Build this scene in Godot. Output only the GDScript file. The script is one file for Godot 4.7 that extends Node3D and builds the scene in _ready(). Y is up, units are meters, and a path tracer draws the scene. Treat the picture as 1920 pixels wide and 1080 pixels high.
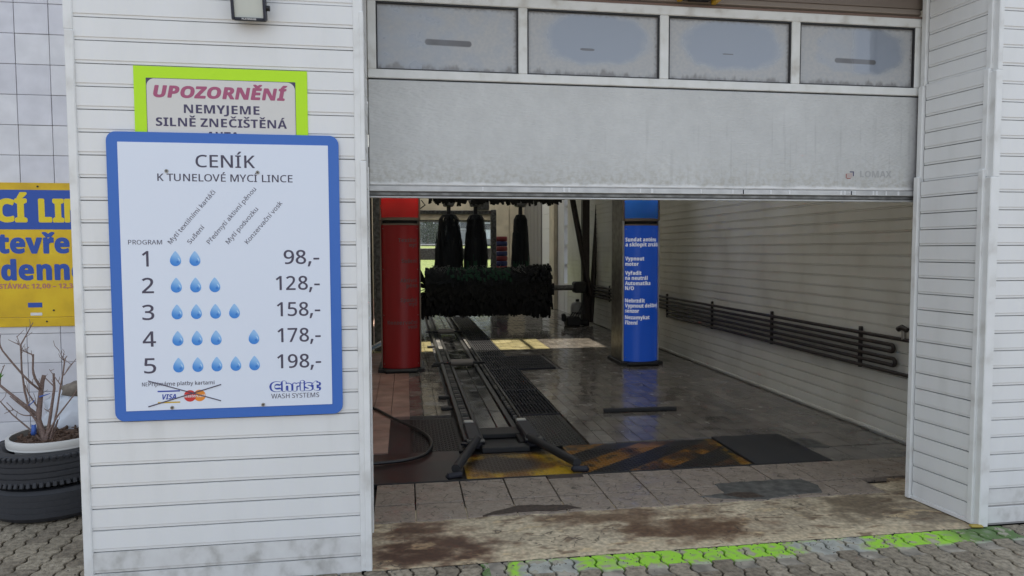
extends Node3D
# A car-wash tunnel seen from the forecourt: clad piers, a half-raised sectional door, the wash hall behind it.

const PITCH := 0.1

# ---------------------------------------------------------------- mesh builder
class Geo:
	var st := SurfaceTool.new()
	var uvf = null
	func _init() -> void:
		st.begin(Mesh.PRIMITIVE_TRIANGLES)
		st.set_smooth_group(-1)
	func smooth(on: bool) -> Geo:
		st.set_smooth_group(0 if on else -1)
		return self
	func v(p: Vector3) -> void:
		if uvf != null:
			st.set_uv(uvf.call(p))
		else:
			st.set_uv(Vector2.ZERO)
		st.add_vertex(p)
	func tri(a: Vector3, b: Vector3, c: Vector3, n: Vector3) -> void:
		v(a)
		if (b - a).cross(c - a).dot(n) > 0.0:
			v(c); v(b)
		else:
			v(b); v(c)
	func quad(a: Vector3, b: Vector3, c: Vector3, d: Vector3, n: Vector3) -> void:
		tri(a, b, c, n)
		tri(a, c, d, n)
	# box with chamfered edges
	func box(c: Vector3, s: Vector3, bev := 0.0, bs := Basis()) -> Geo:
		var h := s * 0.5
		var b := minf(bev, minf(h.x, minf(h.y, h.z)) * 0.9)
		var P := func(x: float, y: float, z: float, dx: float, dy: float, dz: float) -> Vector3:
			return c + bs * Vector3(x * (h.x - dx), y * (h.y - dy), z * (h.z - dz))
		for k in [-1.0, 1.0]:
			quad(P.call(k, -1, -1, 0, b, b), P.call(k, 1, -1, 0, b, b), P.call(k, 1, 1, 0, b, b), P.call(k, -1, 1, 0, b, b), bs * Vector3(k, 0, 0))
			quad(P.call(-1, k, -1, b, 0, b), P.call(1, k, -1, b, 0, b), P.call(1, k, 1, b, 0, b), P.call(-1, k, 1, b, 0, b), bs * Vector3(0, k, 0))
			quad(P.call(-1, -1, k, b, b, 0), P.call(1, -1, k, b, b, 0), P.call(1, 1, k, b, b, 0), P.call(-1, 1, k, b, b, 0), bs * Vector3(0, 0, k))
		if b > 0.0:
			for i in [-1.0, 1.0]:
				for j in [-1.0, 1.0]:
					quad(P.call(i, j, -1, 0, b, b), P.call(i, j, 1, 0, b, b), P.call(i, j, 1, b, 0, b), P.call(i, j, -1, b, 0, b), bs * Vector3(i, j, 0))
					quad(P.call(i, -1, j, 0, b, b), P.call(i, 1, j, 0, b, b), P.call(i, 1, j, b, b, 0), P.call(i, -1, j, b, b, 0), bs * Vector3(i, 0, j))
					quad(P.call(-1, i, j, b, 0, b), P.call(1, i, j, b, 0, b), P.call(1, i, j, b, b, 0), P.call(-1, i, j, b, b, 0), bs * Vector3(0, i, j))
					for k in [-1.0, 1.0]:
						tri(P.call(i, j, k, 0, b, b), P.call(i, j, k, b, 0, b), P.call(i, j, k, b, b, 0), bs * Vector3(i, j, k))
		return self
	func quad_up(a: Vector3, b: Vector3) -> Geo:
		quad(a, Vector3(b.x, a.y, a.z), b, Vector3(a.x, a.y, b.z), Vector3.UP)
		return self
	func span(a: Vector3, b: Vector3, bev := 0.0) -> Geo:
		return box((a + b) * 0.5, (b - a).abs(), bev)
	# a tube along points with its own radius at each
	func tube(pts: Array, r: Array, n := 10, caps := true) -> Geo:
		var rings := []
		var up := Vector3.UP
		for i in pts.size():
			var t: Vector3 = (pts[mini(i + 1, pts.size() - 1)] - pts[maxi(i - 1, 0)]).normalized()
			if i == 0 and absf(t.dot(up)) > 0.95:
				up = Vector3.RIGHT
			var s := t.cross(up).normalized()
			up = s.cross(t).normalized()
			var ring := []
			var rr: float = r[mini(i, r.size() - 1)]
			for k in n:
				var a := TAU * k / n
				ring.append(pts[i] + (s * cos(a) + up * sin(a)) * rr)
			rings.append(ring)
		for i in pts.size() - 1:
			for k in n:
				var m := (k + 1) % n
				var o: Vector3 = (rings[i][k] + rings[i][m]) * 0.5 - pts[i]
				quad(rings[i][k], rings[i][m], rings[i + 1][m], rings[i + 1][k], o)
		if caps:
			st.set_smooth_group(-1)
			for e in [0, pts.size() - 1]:
				var o: Vector3 = pts[e] - pts[1 if e == 0 else e - 1]
				for k in n:
					tri(pts[e], rings[e][k], rings[e][(k + 1) % n], o)
			st.set_smooth_group(0)
		return self
	# profile of (radius, height) turned round the y axis at c
	func lathe(c: Vector3, prof: Array, n := 32) -> Geo:
		var mid := Vector2.ZERO
		for p in prof:
			mid += p / prof.size()
		for i in prof.size() - 1:
			var p: Vector2 = prof[i]
			var q: Vector2 = prof[i + 1]
			var d := (q - p)
			var nn := Vector2(d.y, -d.x)
			if nn.dot((p + q) * 0.5 - mid) < 0.0:
				nn = -nn
			for k in n:
				var a := TAU * k / n
				var b := TAU * (k + 1) / n
				var am := (a + b) * 0.5
				quad(c + Vector3(cos(a) * p.x, p.y, sin(a) * p.x), c + Vector3(cos(b) * p.x, p.y, sin(b) * p.x), c + Vector3(cos(b) * q.x, q.y, sin(b) * q.x), c + Vector3(cos(a) * q.x, q.y, sin(a) * q.x), Vector3(cos(am) * nn.x, nn.y, sin(am) * nn.x))
		return self
	# polygon in x-z standing between two heights, its top edge chamfered by bev
	func slab(poly: PackedVector2Array, y0: float, y1: float, bev := 0.0, jit := 0.0, bz := 1.0) -> Geo:
		var c := Vector2.ZERO
		for p in poly:
			c += p / poly.size()
		var top := PackedVector2Array()
		for p in poly:
			top.append(p + (c - p).normalized() * bev * Vector2(1.0, bz))
		var T := func(p: Vector2, y: float) -> Vector3: return Vector3(p.x, y, p.y)
		var ids := Geometry2D.triangulate_polygon(top)
		for i in range(0, ids.size(), 3):
			tri(T.call(top[ids[i]], y1 + jit * (top[ids[i]].x - c.x)), T.call(top[ids[i + 1]], y1 + jit * (top[ids[i + 1]].x - c.x)), T.call(top[ids[i + 2]], y1 + jit * (top[ids[i + 2]].x - c.x)), Vector3.UP)
		var yb := y1 - bev * 0.8
		var cw := Geometry2D.is_polygon_clockwise(poly)
		for i in poly.size():
			var j := (i + 1) % poly.size()
			var e := poly[j] - poly[i]
			var o := Vector3(e.y, 0, -e.x)
			if cw:
				o = -o
			if bev > 0.0:
				quad(T.call(poly[i], yb), T.call(poly[j], yb), T.call(top[j], y1 + jit * (top[j].x - c.x)), T.call(top[i], y1 + jit * (top[i].x - c.x)), o + Vector3.UP * 0.01)
			quad(T.call(poly[i], y0), T.call(poly[j], y0), T.call(poly[j], yb if bev > 0.0 else y1), T.call(poly[i], yb if bev > 0.0 else y1), o)
		return self
	# polygon in x-y standing between two depths
	func plate(poly: PackedVector2Array, z0: float, z1: float) -> Geo:
		var T := func(p: Vector2, z: float) -> Vector3: return Vector3(p.x, p.y, z)
		var ids := Geometry2D.triangulate_polygon(poly)
		for i in range(0, ids.size(), 3):
			tri(T.call(poly[ids[i]], z1), T.call(poly[ids[i + 1]], z1), T.call(poly[ids[i + 2]], z1), Vector3(0, 0, 1))
			tri(T.call(poly[ids[i]], z0), T.call(poly[ids[i + 1]], z0), T.call(poly[ids[i + 2]], z0), Vector3(0, 0, -1))
		var cw := Geometry2D.is_polygon_clockwise(poly)
		for i in poly.size():
			var j := (i + 1) % poly.size()
			var e := poly[j] - poly[i]
			var o := Vector3(e.y, -e.x, 0)
			if cw:
				o = -o
			quad(T.call(poly[i], z0), T.call(poly[j], z0), T.call(poly[j], z1), T.call(poly[i], z1), o)
		return self
	# a flat ribbon of some thickness along points; w is its half width vector
	func ribbon(pts: Array, w: Vector3, th: float) -> Geo:
		for i in pts.size() - 1:
			var a: Vector3 = pts[i]
			var b: Vector3 = pts[i + 1]
			var n := (b - a).cross(w).normalized() * th * 0.5
			quad(a - w + n, a + w + n, b + w + n, b - w + n, n)
			quad(a - w - n, a + w - n, b + w - n, b - w - n, -n)
			quad(a - w - n, a - w + n, b - w + n, b - w - n, -w)
			quad(a + w - n, a + w + n, b + w + n, b + w - n, w)
		return self
	func done() -> ArrayMesh:
		st.generate_normals()
		return st.commit()

# ---------------------------------------------------------------- naming and placing
var taken := {}

func numbered(called: String, parent: Node) -> String:
	var key := str(parent.get_instance_id()) + called
	var k: int = taken.get(key, 0)
	taken[key] = k + 1
	return called if k == 0 else "%s_%03d" % [called, k]

func thing(called: String, label: String, category: String, at := Vector3.ZERO, group := "") -> Node3D:
	var o := Node3D.new()
	o.name = numbered(called, self)
	add_child(o, true)
	o.position = at
	o.set_meta("label", label)
	o.set_meta("category", category)
	if group:
		o.set_meta("group", group)
	return o

# a mesh built in world coordinates (or, with at and bs, placed in the world) under any parent
func part(parent: Node3D, called: String, mesh: Mesh, m: Material, at := Vector3.ZERO, bs := Basis()) -> MeshInstance3D:
	var o := MeshInstance3D.new()
	o.name = numbered(called, parent)
	o.mesh = mesh
	o.material_override = m
	parent.add_child(o, true)
	o.global_transform = Transform3D(bs, at)
	return o

func struct(called: String, mesh: Mesh, m: Material) -> MeshInstance3D:
	var o := part(self, called, mesh, m)
	o.set_meta("kind", "structure")
	return o

func stuff(o: Node) -> void:
	o.set_meta("kind", "stuff")

func G() -> Geo:
	return Geo.new()

# ---------------------------------------------------------------- materials
func lin(r: float, g: float, b: float) -> Color:
	return Color(r, g, b).linear_to_srgb()

func mat(c: Color, rough := 0.7, metal := 0.0, tex: Texture2D = null, scale := 0.0) -> StandardMaterial3D:
	var m := StandardMaterial3D.new()
	m.albedo_color = c
	m.roughness = rough
	m.metallic = metal
	if tex:
		m.albedo_texture = tex
	if scale > 0.0:
		m.uv1_triplanar = true
		m.uv1_world_triplanar = true
		m.uv1_scale = Vector3.ONE * scale
	return m

func noise(sd: int, freq: float, oct := 4, kind := FastNoiseLite.TYPE_SIMPLEX_SMOOTH) -> FastNoiseLite:
	var n := FastNoiseLite.new()
	n.seed = sd
	n.frequency = freq
	n.fractal_octaves = oct
	n.noise_type = kind
	return n

# seamless noise between given sRGB greys or colours
func ramp(sd: int, freq: float, stops: Array, size := 512, oct := 5, normal := 0.0) -> NoiseTexture2D:
	var t := NoiseTexture2D.new()
	t.width = size
	t.height = size
	t.seamless = true
	t.noise = noise(sd, freq, oct)
	if normal > 0.0:
		t.as_normal_map = true
		t.bump_strength = normal
		return t
	var g := Gradient.new()
	var off := PackedFloat32Array()
	var col := PackedColorArray()
	for s in stops:
		off.append(s[0])
		col.append(s[1])
	g.offsets = off
	g.colors = col
	t.color_ramp = g
	return t

func grey(v: float) -> Color:
	return Color(v, v, v)

func paint(w: int, h: int, f: Callable) -> ImageTexture:
	var im := Image.create(w, h, false, Image.FORMAT_RGB8)
	for y in h:
		for x in w:
			im.set_pixel(x, y, f.call(float(x) / w, float(y) / h))
	return ImageTexture.create_from_image(im)

func sst(a: float, b: float, x: float) -> float:
	return smoothstep(a, b, x)

# ---------------------------------------------------------------- lettering
var fonts := {}

# the face, how much fatter each stroke is drawn (in hundredths of the capital height), and the slant
func font(bold: bool, fat := 0.0, slant := 0.0) -> Array:
	var key := [bold, slant]
	if not fonts.has(key):
		var s := SystemFont.new()
		s.font_names = PackedStringArray(["Droid Sans"])
		s.font_weight = 700 if bold else 400
		fonts[key] = s
	return [fonts[key], fat, slant]

func glyphs(s: String, f: Font) -> TextMesh:
	var t := TextMesh.new()
	t.text = s
	t.font = f
	t.font_size = 48
	t.pixel_size = 0.01
	t.depth = 0.02
	t.curve_step = 1.5
	t.horizontal_alignment = HORIZONTAL_ALIGNMENT_LEFT
	return t

# lettering whose ink runs from x0 to x1, standing on the baseline y with capitals cap high, its face at z; put is an optional bending of the points
func lettering(parent: Node3D, s: String, f: Array, m: Material, x0: float, x1: float, y: float, cap: float, z: float, put = null, called := "lettering") -> MeshInstance3D:
	var ref := glyphs("H", f[0]).get_aabb()
	var t := glyphs(s, f[0])
	var bx := t.get_aabb()
	var arr: Array = t.get_mesh_arrays()
	var src: PackedVector3Array = arr[Mesh.ARRAY_VERTEX]
	var ids: PackedInt32Array = arr[Mesh.ARRAY_INDEX]
	if ids.is_empty():
		for i in src.size():
			ids.append(i)
	var fat: float = f[1] * 0.01 * cap
	var k := (cap - 2.0 * fat) / ref.size.y
	var lean: float = f[2]
	var kx := (x1 - x0 - 2.0 * fat - lean * cap) / bx.size.x if x1 > x0 else k
	var st := SurfaceTool.new()
	st.begin(Mesh.PRIMITIVE_TRIANGLES)
	st.set_smooth_group(-1)
	var copies := 1 if fat <= 0.0 else 9
	for n in copies:
		var sh := Vector2.ZERO if n == 0 else Vector2(cos(TAU * n / 8.0), sin(TAU * n / 8.0)) * fat
		for i in ids:
			var p := src[i]
			var yy := (p.y - ref.position.y) * k
			var q := Vector3(x0 + fat + (p.x - bx.position.x) * kx + lean * yy + sh.x, y + fat + yy + sh.y, z + p.z * 0.02 - n * 0.00002)
			st.add_vertex(put.call(q) if put != null else q)
	st.generate_normals()
	return part(parent, called, st.commit(), m)

# ---------------------------------------------------------------- scene
var T := {}
var rng := RandomNumberGenerator.new()
var cam: Camera3D
var CP := Vector3(0, 1.6, 3.456)
var CB := Basis(Vector3(0.9884, -0.003, 0.15184), Vector3(0.01131, 0.99848, -0.0539), Vector3(-0.15144, 0.05499, 0.98693))

func in_view(p: Vector3, pad: float) -> bool:
	var q := CB.inverse() * (p - CP)
	if q.z > -0.1:
		return false
	var tx := 960.0 / 1300.0
	var ty := 540.0 / 1300.0
	return absf(q.x / -q.z) < tx + pad and absf(q.y / -q.z) < ty + pad

func _ready() -> void:
	rng.seed = 7
	cam = Camera3D.new()
	cam.name = "camera"
	add_child(cam)
	cam.transform = Transform3D(CB.orthonormalized(), CP)
	cam.fov = rad_to_deg(2.0 * atan(540.0 / 1300.0))
	cam.far = 600.0
	cam.current = true
	var we := WorldEnvironment.new()
	we.name = "environment"
	var e := Environment.new()
	e.background_mode = Environment.BG_SKY
	e.tonemap_mode = Environment.TONE_MAPPER_LINEAR
	e.tonemap_exposure = 1.72
	e.sdfgi_enabled = true
	e.ssao_enabled = true
	e.ssil_enabled = true
	var sm := ProceduralSkyMaterial.new()
	sm.sky_top_color = Color(0.74, 0.79, 0.86)
	sm.sky_horizon_color = Color(0.87, 0.885, 0.91)
	sm.sky_curve = 0.18
	sm.ground_horizon_color = Color(0.62, 0.62, 0.60)
	sm.ground_bottom_color = Color(0.40, 0.39, 0.37)
	sm.sky_energy_multiplier = 1.0
	sm.sun_angle_max = 20.0
	var sky := Sky.new()
	sky.sky_material = sm
	e.sky = sky
	we.environment = e
	add_child(we)
	var sun := DirectionalLight3D.new()
	sun.name = "sun"
	sun.light_energy = 1.6
	sun.light_color = Color(1.0, 0.96, 0.89)
	sun.light_angular_distance = 0.5
	sun.shadow_enabled = true
	add_child(sun)
	sun.look_at_from_position(Vector3.ZERO, Vector3(0.10, -sin(deg_to_rad(60.0)), cos(deg_to_rad(60.0))), Vector3.UP)
	materials()
	setting()
	building()
	overhead_door()
	hall_floor()
	wash_equipment()
	exit_end()
	signs()
	planter()
	small_things()

func materials() -> void:
	# white plastic cladding, faintly streaked; the lowest boards are splashed with grime
	T.siding = mat(Color.WHITE, 0.42, 0.0, ramp(11, 0.012, [[0.0, Color(0.855, 0.855, 0.845)], [0.35, Color(0.885, 0.885, 0.878)], [1.0, Color(0.90, 0.90, 0.895)]], 512, 7), 1.0)
	T.siding.uv1_scale = Vector3(0.7, 0.16, 0.7)
	T.soiled = mat(Color.WHITE, 0.6, 0.0, ramp(12, 0.012, [[0.0, Color(0.66, 0.65, 0.63)], [0.3, Color(0.78, 0.775, 0.76)], [0.5, Color(0.835, 0.83, 0.82)], [1.0, Color(0.87, 0.87, 0.86)]], 512, 7), 1.0)
	T.soiled.uv1_scale = Vector3(1.1, 0.9, 1.1)
	T.joint = mat(lin(0.36, 0.35, 0.34), 0.8)
	T.trim = mat(Color.WHITE, 0.4, 0.0, ramp(13, 0.02, [[0.0, Color(0.78, 0.77, 0.75)], [0.4, Color(0.88, 0.88, 0.87)], [1.0, Color(0.91, 0.91, 0.905)]], 256), 0.8)
	T.inside = mat(Color(1.0, 1.0, 0.985), 0.38, 0.0, ramp(14, 0.012, [[0.0, Color(0.75, 0.735, 0.70)], [0.4, Color(0.81, 0.80, 0.77)], [1.0, Color(0.85, 0.845, 0.825)]]), 1.0)
	T.inside.uv1_scale = Vector3(0.22, 0.16, 0.22)
	T.dim = mat(lin(0.22, 0.21, 0.20), 0.8)
	T.ceil = mat(lin(0.55, 0.54, 0.51), 0.9)
	T.cream = mat(lin(0.70, 0.62, 0.47), 0.6, 0.0, ramp(15, 0.01, [[0.0, grey(0.85)], [1.0, grey(1.0)]], 256), 0.6)
	T.alu = mat(lin(0.62, 0.62, 0.61), 0.38, 0.35, ramp(16, 0.02, [[0.0, grey(0.86)], [1.0, grey(1.0)]], 256), 1.2)
	T.frame = mat(lin(0.80, 0.80, 0.78), 0.5, 0.0, ramp(17, 0.02, [[0.0, Color(0.82, 0.80, 0.77)], [0.4, Color(0.95, 0.95, 0.94)], [1.0, grey(1.0)]], 256), 1.0)
	T.steel = mat(lin(0.36, 0.34, 0.31), 0.33, 0.85, ramp(18, 0.02, [[0.0, grey(0.7)], [1.0, grey(1.0)]], 256), 1.5)
	T.galv = mat(lin(0.30, 0.30, 0.29), 0.5, 0.5, ramp(19, 0.03, [[0.0, grey(0.6)], [1.0, grey(1.0)]], 256), 1.5)
	T.bronze = mat(lin(0.24, 0.19, 0.15), 0.45, 0.4)
	T.black = mat(lin(0.016, 0.016, 0.017), 0.55)
	T.rubber = mat(lin(0.022, 0.022, 0.024), 0.62)
	T.gloss_black = mat(lin(0.012, 0.012, 0.013), 0.34)
	T.foam = mat(lin(0.006, 0.007, 0.008), 0.75)
	T.green_foam = mat(lin(0.010, 0.060, 0.028), 0.7)
	T.blueblack = mat(lin(0.013, 0.014, 0.022), 0.45)
	T.white_tag = mat(lin(0.55, 0.54, 0.50), 0.6)
	T.white = mat(lin(0.72, 0.72, 0.72), 0.5)
	T.bolt = mat(lin(0.30, 0.28, 0.25), 0.4, 0.6)
	T.worn_roller = mat(lin(0.085, 0.08, 0.072), 0.45, 0.3)
	T.pipe = mat(lin(0.045, 0.038, 0.034), 0.5, 0.0, ramp(20, 0.05, [[0.0, Color(0.62, 0.5, 0.45)], [1.0, grey(1.0)]], 256), 2.0)
	T.glass = mat(Color(0.9, 0.95, 0.97, 0.08), 0.03)
	T.glass.transparency = BaseMaterial3D.TRANSPARENCY_ALPHA
	# wet clinker tiles
	var wet := ramp(31, 0.008, [[0.0, grey(0.03)], [0.45, grey(0.06)], [0.58, grey(0.17)], [1.0, grey(0.32)]], 512)
	var wavy := ramp(32, 0.03, [], 512, 4, 1.2)
	T.tiles = []
	for k in 4:
		var c: Array = [Color(0.54, 0.515, 0.485), Color(0.50, 0.48, 0.455), Color(0.57, 0.545, 0.515), Color(0.52, 0.49, 0.465)]
		T.tiles.append(wetmat(c[k], wet, wavy))
	T.redtiles = []
	for k in 3:
		var c: Array = [Color(0.72, 0.575, 0.52), Color(0.68, 0.545, 0.49), Color(0.745, 0.60, 0.545)]
		T.redtiles.append(wetmat(c[k], wet, wavy))
	var dry := ramp(34, 0.01, [[0.0, grey(0.35)], [0.5, grey(0.6)], [1.0, grey(0.8)]], 256)
	for m in T.redtiles:
		m.roughness_texture = dry
	T.pale_sunpatch_tiles = [wetmat(Color(0.80, 0.76, 0.58), wet, wavy), wetmat(Color(0.76, 0.72, 0.55), wet, wavy)]  # yellowish floor zone; brightness of the sun patch is put into its pale colour
	T.slab = mat(lin(0.035, 0.032, 0.030), 0.35)
	# crackle of the worn tiles by the threshold
	var cell := noise(41, 0.022, 1, FastNoiseLite.TYPE_CELLULAR)
	cell.cellular_return_type = FastNoiseLite.RETURN_DISTANCE2_SUB
	cell.domain_warp_enabled = true
	cell.domain_warp_amplitude = 14.0
	var pick := noise(42, 0.012, 3)
	var fine := noise(43, 0.06, 4)
	var crack := Image.create(512, 512, false, Image.FORMAT_RGB8)
	var bump := Image.create(512, 512, false, Image.FORMAT_RGB8)
	for y in 512:
		for x in 512:
			var d := cell.get_noise_2d(x, y) + 1.0
			var line := (1.0 - sst(0.0, 0.085, d)) * sst(-0.02, 0.16, pick.get_noise_2d(x, y))
			var g := 0.92 + 0.12 * fine.get_noise_2d(x, y) + 0.08 * pick.get_noise_2d(y, x)
			crack.set_pixel(x, y, grey(g * (1.0 - 0.5 * line)))
			bump.set_pixel(x, y, grey(0.6 - 0.5 * line + 0.12 * fine.get_noise_2d(x * 0.6, y * 0.6)))
	bump.bump_map_to_normal_map(5.0)
	T.band = mat(Color(0.60, 0.545, 0.49), 0.42, 0.0, ImageTexture.create_from_image(crack), 1.35)
	T.band.normal_enabled = true
	T.band.normal_texture = ImageTexture.create_from_image(bump)
	T.band.roughness_texture = ramp(44, 0.012, [[0.0, grey(0.25)], [0.4, grey(0.5)], [1.0, grey(0.9)]], 256)
	T.band.roughness = 0.85
	T.mortar = mat(lin(0.14, 0.135, 0.12), 0.75, 0.0, ramp(45, 0.02, [[0.0, grey(0.6)], [1.0, grey(1.0)]], 256), 2.0)
	T.brown = mat(lin(0.085, 0.055, 0.04), 0.6, 0.0, ramp(46, 0.03, [[0.0, grey(0.5)], [1.0, grey(1.0)]], 256), 3.0)
	# tread plate
	var tread := Image.create(128, 128, false, Image.FORMAT_RGB8)
	for y in 128:
		for x in 128:
			var h := 0.0
			for o in [[32, 32, 1.0], [96, 96, 1.0], [96, 32, -1.0], [32, 96, -1.0]]:
				var dx: float = x - o[0]
				var dy: float = y - o[1]
				var a: float = (dx + dy * o[2]) * 0.7071
				var b: float = (dx - dy * o[2]) * 0.7071
				h = maxf(h, 1.0 - sst(0.55, 1.0, sqrt(a * a / 800.0 + b * b / 90.0)))
			tread.set_pixel(x, y, grey(h))
	tread.bump_map_to_normal_map(9.0)
	T.treadmap = ImageTexture.create_from_image(tread)
	T.tread = mat(lin(0.045, 0.045, 0.046), 0.3, 0.55, ramp(47, 0.02, [[0.0, grey(0.55)], [1.0, grey(1.0)]], 256), 16.0)
	T.tread.normal_enabled = true
	T.tread.normal_texture = T.treadmap
	T.bright_lug = mat(lin(0.13, 0.13, 0.135), 0.22, 0.8)
	T.dull_lug = mat(lin(0.045, 0.042, 0.040), 0.3, 0.5)
	T.browntread = T.tread.duplicate()
	T.browntread.albedo_color = lin(0.028, 0.025, 0.023)
	T.browntread.metallic = 0.2
	T.browntread.roughness = 0.42
	# the striped plates: black and worn yellow
	var wear := noise(48, 2.2, 4)
	var scuff := noise(49, 9.0, 3)
	var striped := paint(1024, 224, func(u: float, w: float) -> Color:
		var x := -0.30 + 3.5 * u
		var z := -2.06 + 0.78 * w
		var n := wear.get_noise_2d(x, z)
		var s := scuff.get_noise_2d(x, z)
		var dark := Color(0.135, 0.128, 0.122)
		var c := dark
		if x < 0.41:
			c = Color(0.145, 0.135, 0.128).lerp(Color(0.22, 0.135, 0.115), sst(-0.05, 0.4, n + 0.3 * sst(0.1, -0.3, x)))
		elif x < 1.25:
			var yel := Color(0.80, 0.64, 0.10).lerp(Color(0.62, 0.42, 0.12), sst(-0.1, 0.35, n))
			var hole := sst(1.25, 0.45, Vector2((x - 0.72) / 0.34, (z + 1.60) / 0.21).length() + 0.45 * n + 0.25 * s)
			var rear := sst(-1.78, -1.90, z + 0.06 * n)
			c = yel.lerp(Color(0.19, 0.135, 0.095), clampf(hole * 1.1 + 0.8 * rear + 0.25 * sst(0.05, 0.35, n + 0.5 * s) + maxf(0.0, 0.5 * s), 0.0, 1.0))
		elif x < 2.56:
			var ph := fposmod((x - 1.25 + (z + 1.29) * 1.35) / 0.62, 1.0)
			var on := sst(0.44, 0.50, ph) * sst(1.0, 0.95, ph)
			var yel := Color(0.66, 0.44, 0.10).lerp(Color(0.36, 0.21, 0.09), sst(-0.15, 0.4, n + 0.34 * (x - 1.7)))
			c = dark.lerp(yel, on * clampf(0.85 - 1.3 * maxf(0.0, s + 0.6 * n - 0.05) - 0.35 * sst(1.9, 2.3, x) * sst(0.9, 0.2, absf(n) * 4.0), 0.06, 1.0))
			if x > 2.38:
				c = c.lerp(Color(0.55, 0.42, 0.10), sst(2.44, 2.53, x) * sst(0.0, 0.5, s + 0.25))
		return c * (0.94 + 0.12 * s))
	T.striped = mat(Color.WHITE, 0.34, 0.1, striped)
	T.striped.normal_enabled = true
	T.striped.normal_texture = T.treadmap
	# detail maps share the uv, so the tread of the painted plates comes from geometry scaled uv2; here it is kept flat paint
	T.striped.normal_enabled = false
	# concrete threshold with its stains
	var big := noise(51, 1.6, 5)
	var mid := noise(52, 5.0, 5)
	var tiny := noise(53, 26.0, 3)
	var blot := func(x: float, z: float, cx: float, cz: float, rx: float, rz: float) -> float:
		var d := Vector2((x - cx) / rx, (z - cz) / rz).length()
		return sst(1.35, 0.15, d + 0.75 * mid.get_noise_2d(x + 3.0, z * 1.6) + 0.5 * big.get_noise_2d(x, z + 5.0))
	var apron := paint(1280, 288, func(u: float, w: float) -> Color:
		var x := -0.25 + 3.5 * u
		var z := -0.76 + 0.78 * w
		var b := big.get_noise_2d(x, z * 1.8)
		var m := mid.get_noise_2d(x * 0.8, z * 1.6)
		var t := tiny.get_noise_2d(x, z)
		var c := Color(0.70, 0.665, 0.59).lerp(Color(0.61, 0.575, 0.51), sst(-0.4, 0.5, b + m))
		c = c.lerp(Color(0.70, 0.655, 0.57), 0.75 * sst(-0.17, -0.03, z + 0.12 * m))
		var s: float = maxf(blot.call(x, z, 0.12, -0.22, 0.42, 0.24), 0.9 * blot.call(x, z, 0.05, -0.46, 0.25, 0.12))
		c = c.lerp(Color(0.25, 0.165, 0.12), 0.97 * s)
		s = maxf(blot.call(x, z, 1.62, -0.26, 0.46, 0.19), 0.8 * blot.call(x, z, 1.25, -0.50, 0.55, 0.13))
		c = c.lerp(Color(0.31, 0.225, 0.16), 0.92 * s)
		s = maxf(blot.call(x, z, 2.80, -0.42, 0.42, 0.26), 0.8 * blot.call(x, z, 3.05, -0.2, 0.3, 0.2))
		c = c.lerp(Color(0.33, 0.29, 0.24), 0.75 * s)
		c = c.lerp(Color(0.74, 0.67, 0.54), 0.55 * sst(0.20, 0.42, m) * sst(0.10, 0.25, big.get_noise_2d(x * 1.4 + 9.0, z * 2.0)))
		c = c.lerp(Color(0.30, 0.22, 0.16), 0.5 * sst(0.28, 0.5, mid.get_noise_2d(x * 0.9 - 7.0, z * 2.2 + 2.0)))
		var fiss := absf(big.get_noise_2d(x * 0.7 + 20.0, z * 1.1 + 3.0 + 0.08 * m))
		c = c.lerp(Color(0.22, 0.19, 0.16), 0.75 * sst(0.012, 0.002, fiss) * sst(-0.1, 0.1, b))
		return c * (1.06 + 0.22 * t) * Color(1.02, 0.99, 0.94))
	T.apron = mat(Color.WHITE, 0.72, 0.0, apron)
	T.apron.roughness_texture = ramp(54, 0.01, [[0.0, grey(0.45)], [0.5, grey(0.85)], [1.0, grey(1.0)]], 256)
	# paving stones, plain and with the worn green marking
	var stone := ramp(61, 0.02, [[0.0, Color(0.36, 0.34, 0.31)], [0.45, Color(0.50, 0.475, 0.435)], [0.75, Color(0.55, 0.525, 0.485)], [1.0, Color(0.64, 0.61, 0.57)]], 512, 6)
	T.pavers = []
	var rough_stone := ramp(62, 0.09, [], 256, 4, 3.0)
	for k in 3:
		var m := mat([Color(1.06, 1.03, 0.97), Color(0.97, 0.935, 0.88), Color(1.14, 1.11, 1.05)][k], 0.78, 0.0, stone, 2.2)
		m.normal_enabled = true
		m.normal_texture = rough_stone
		T.pavers.append(m)
	var pn := noise(63, 8.0, 5)
	var pb := noise(64, 2.6, 3)
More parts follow.
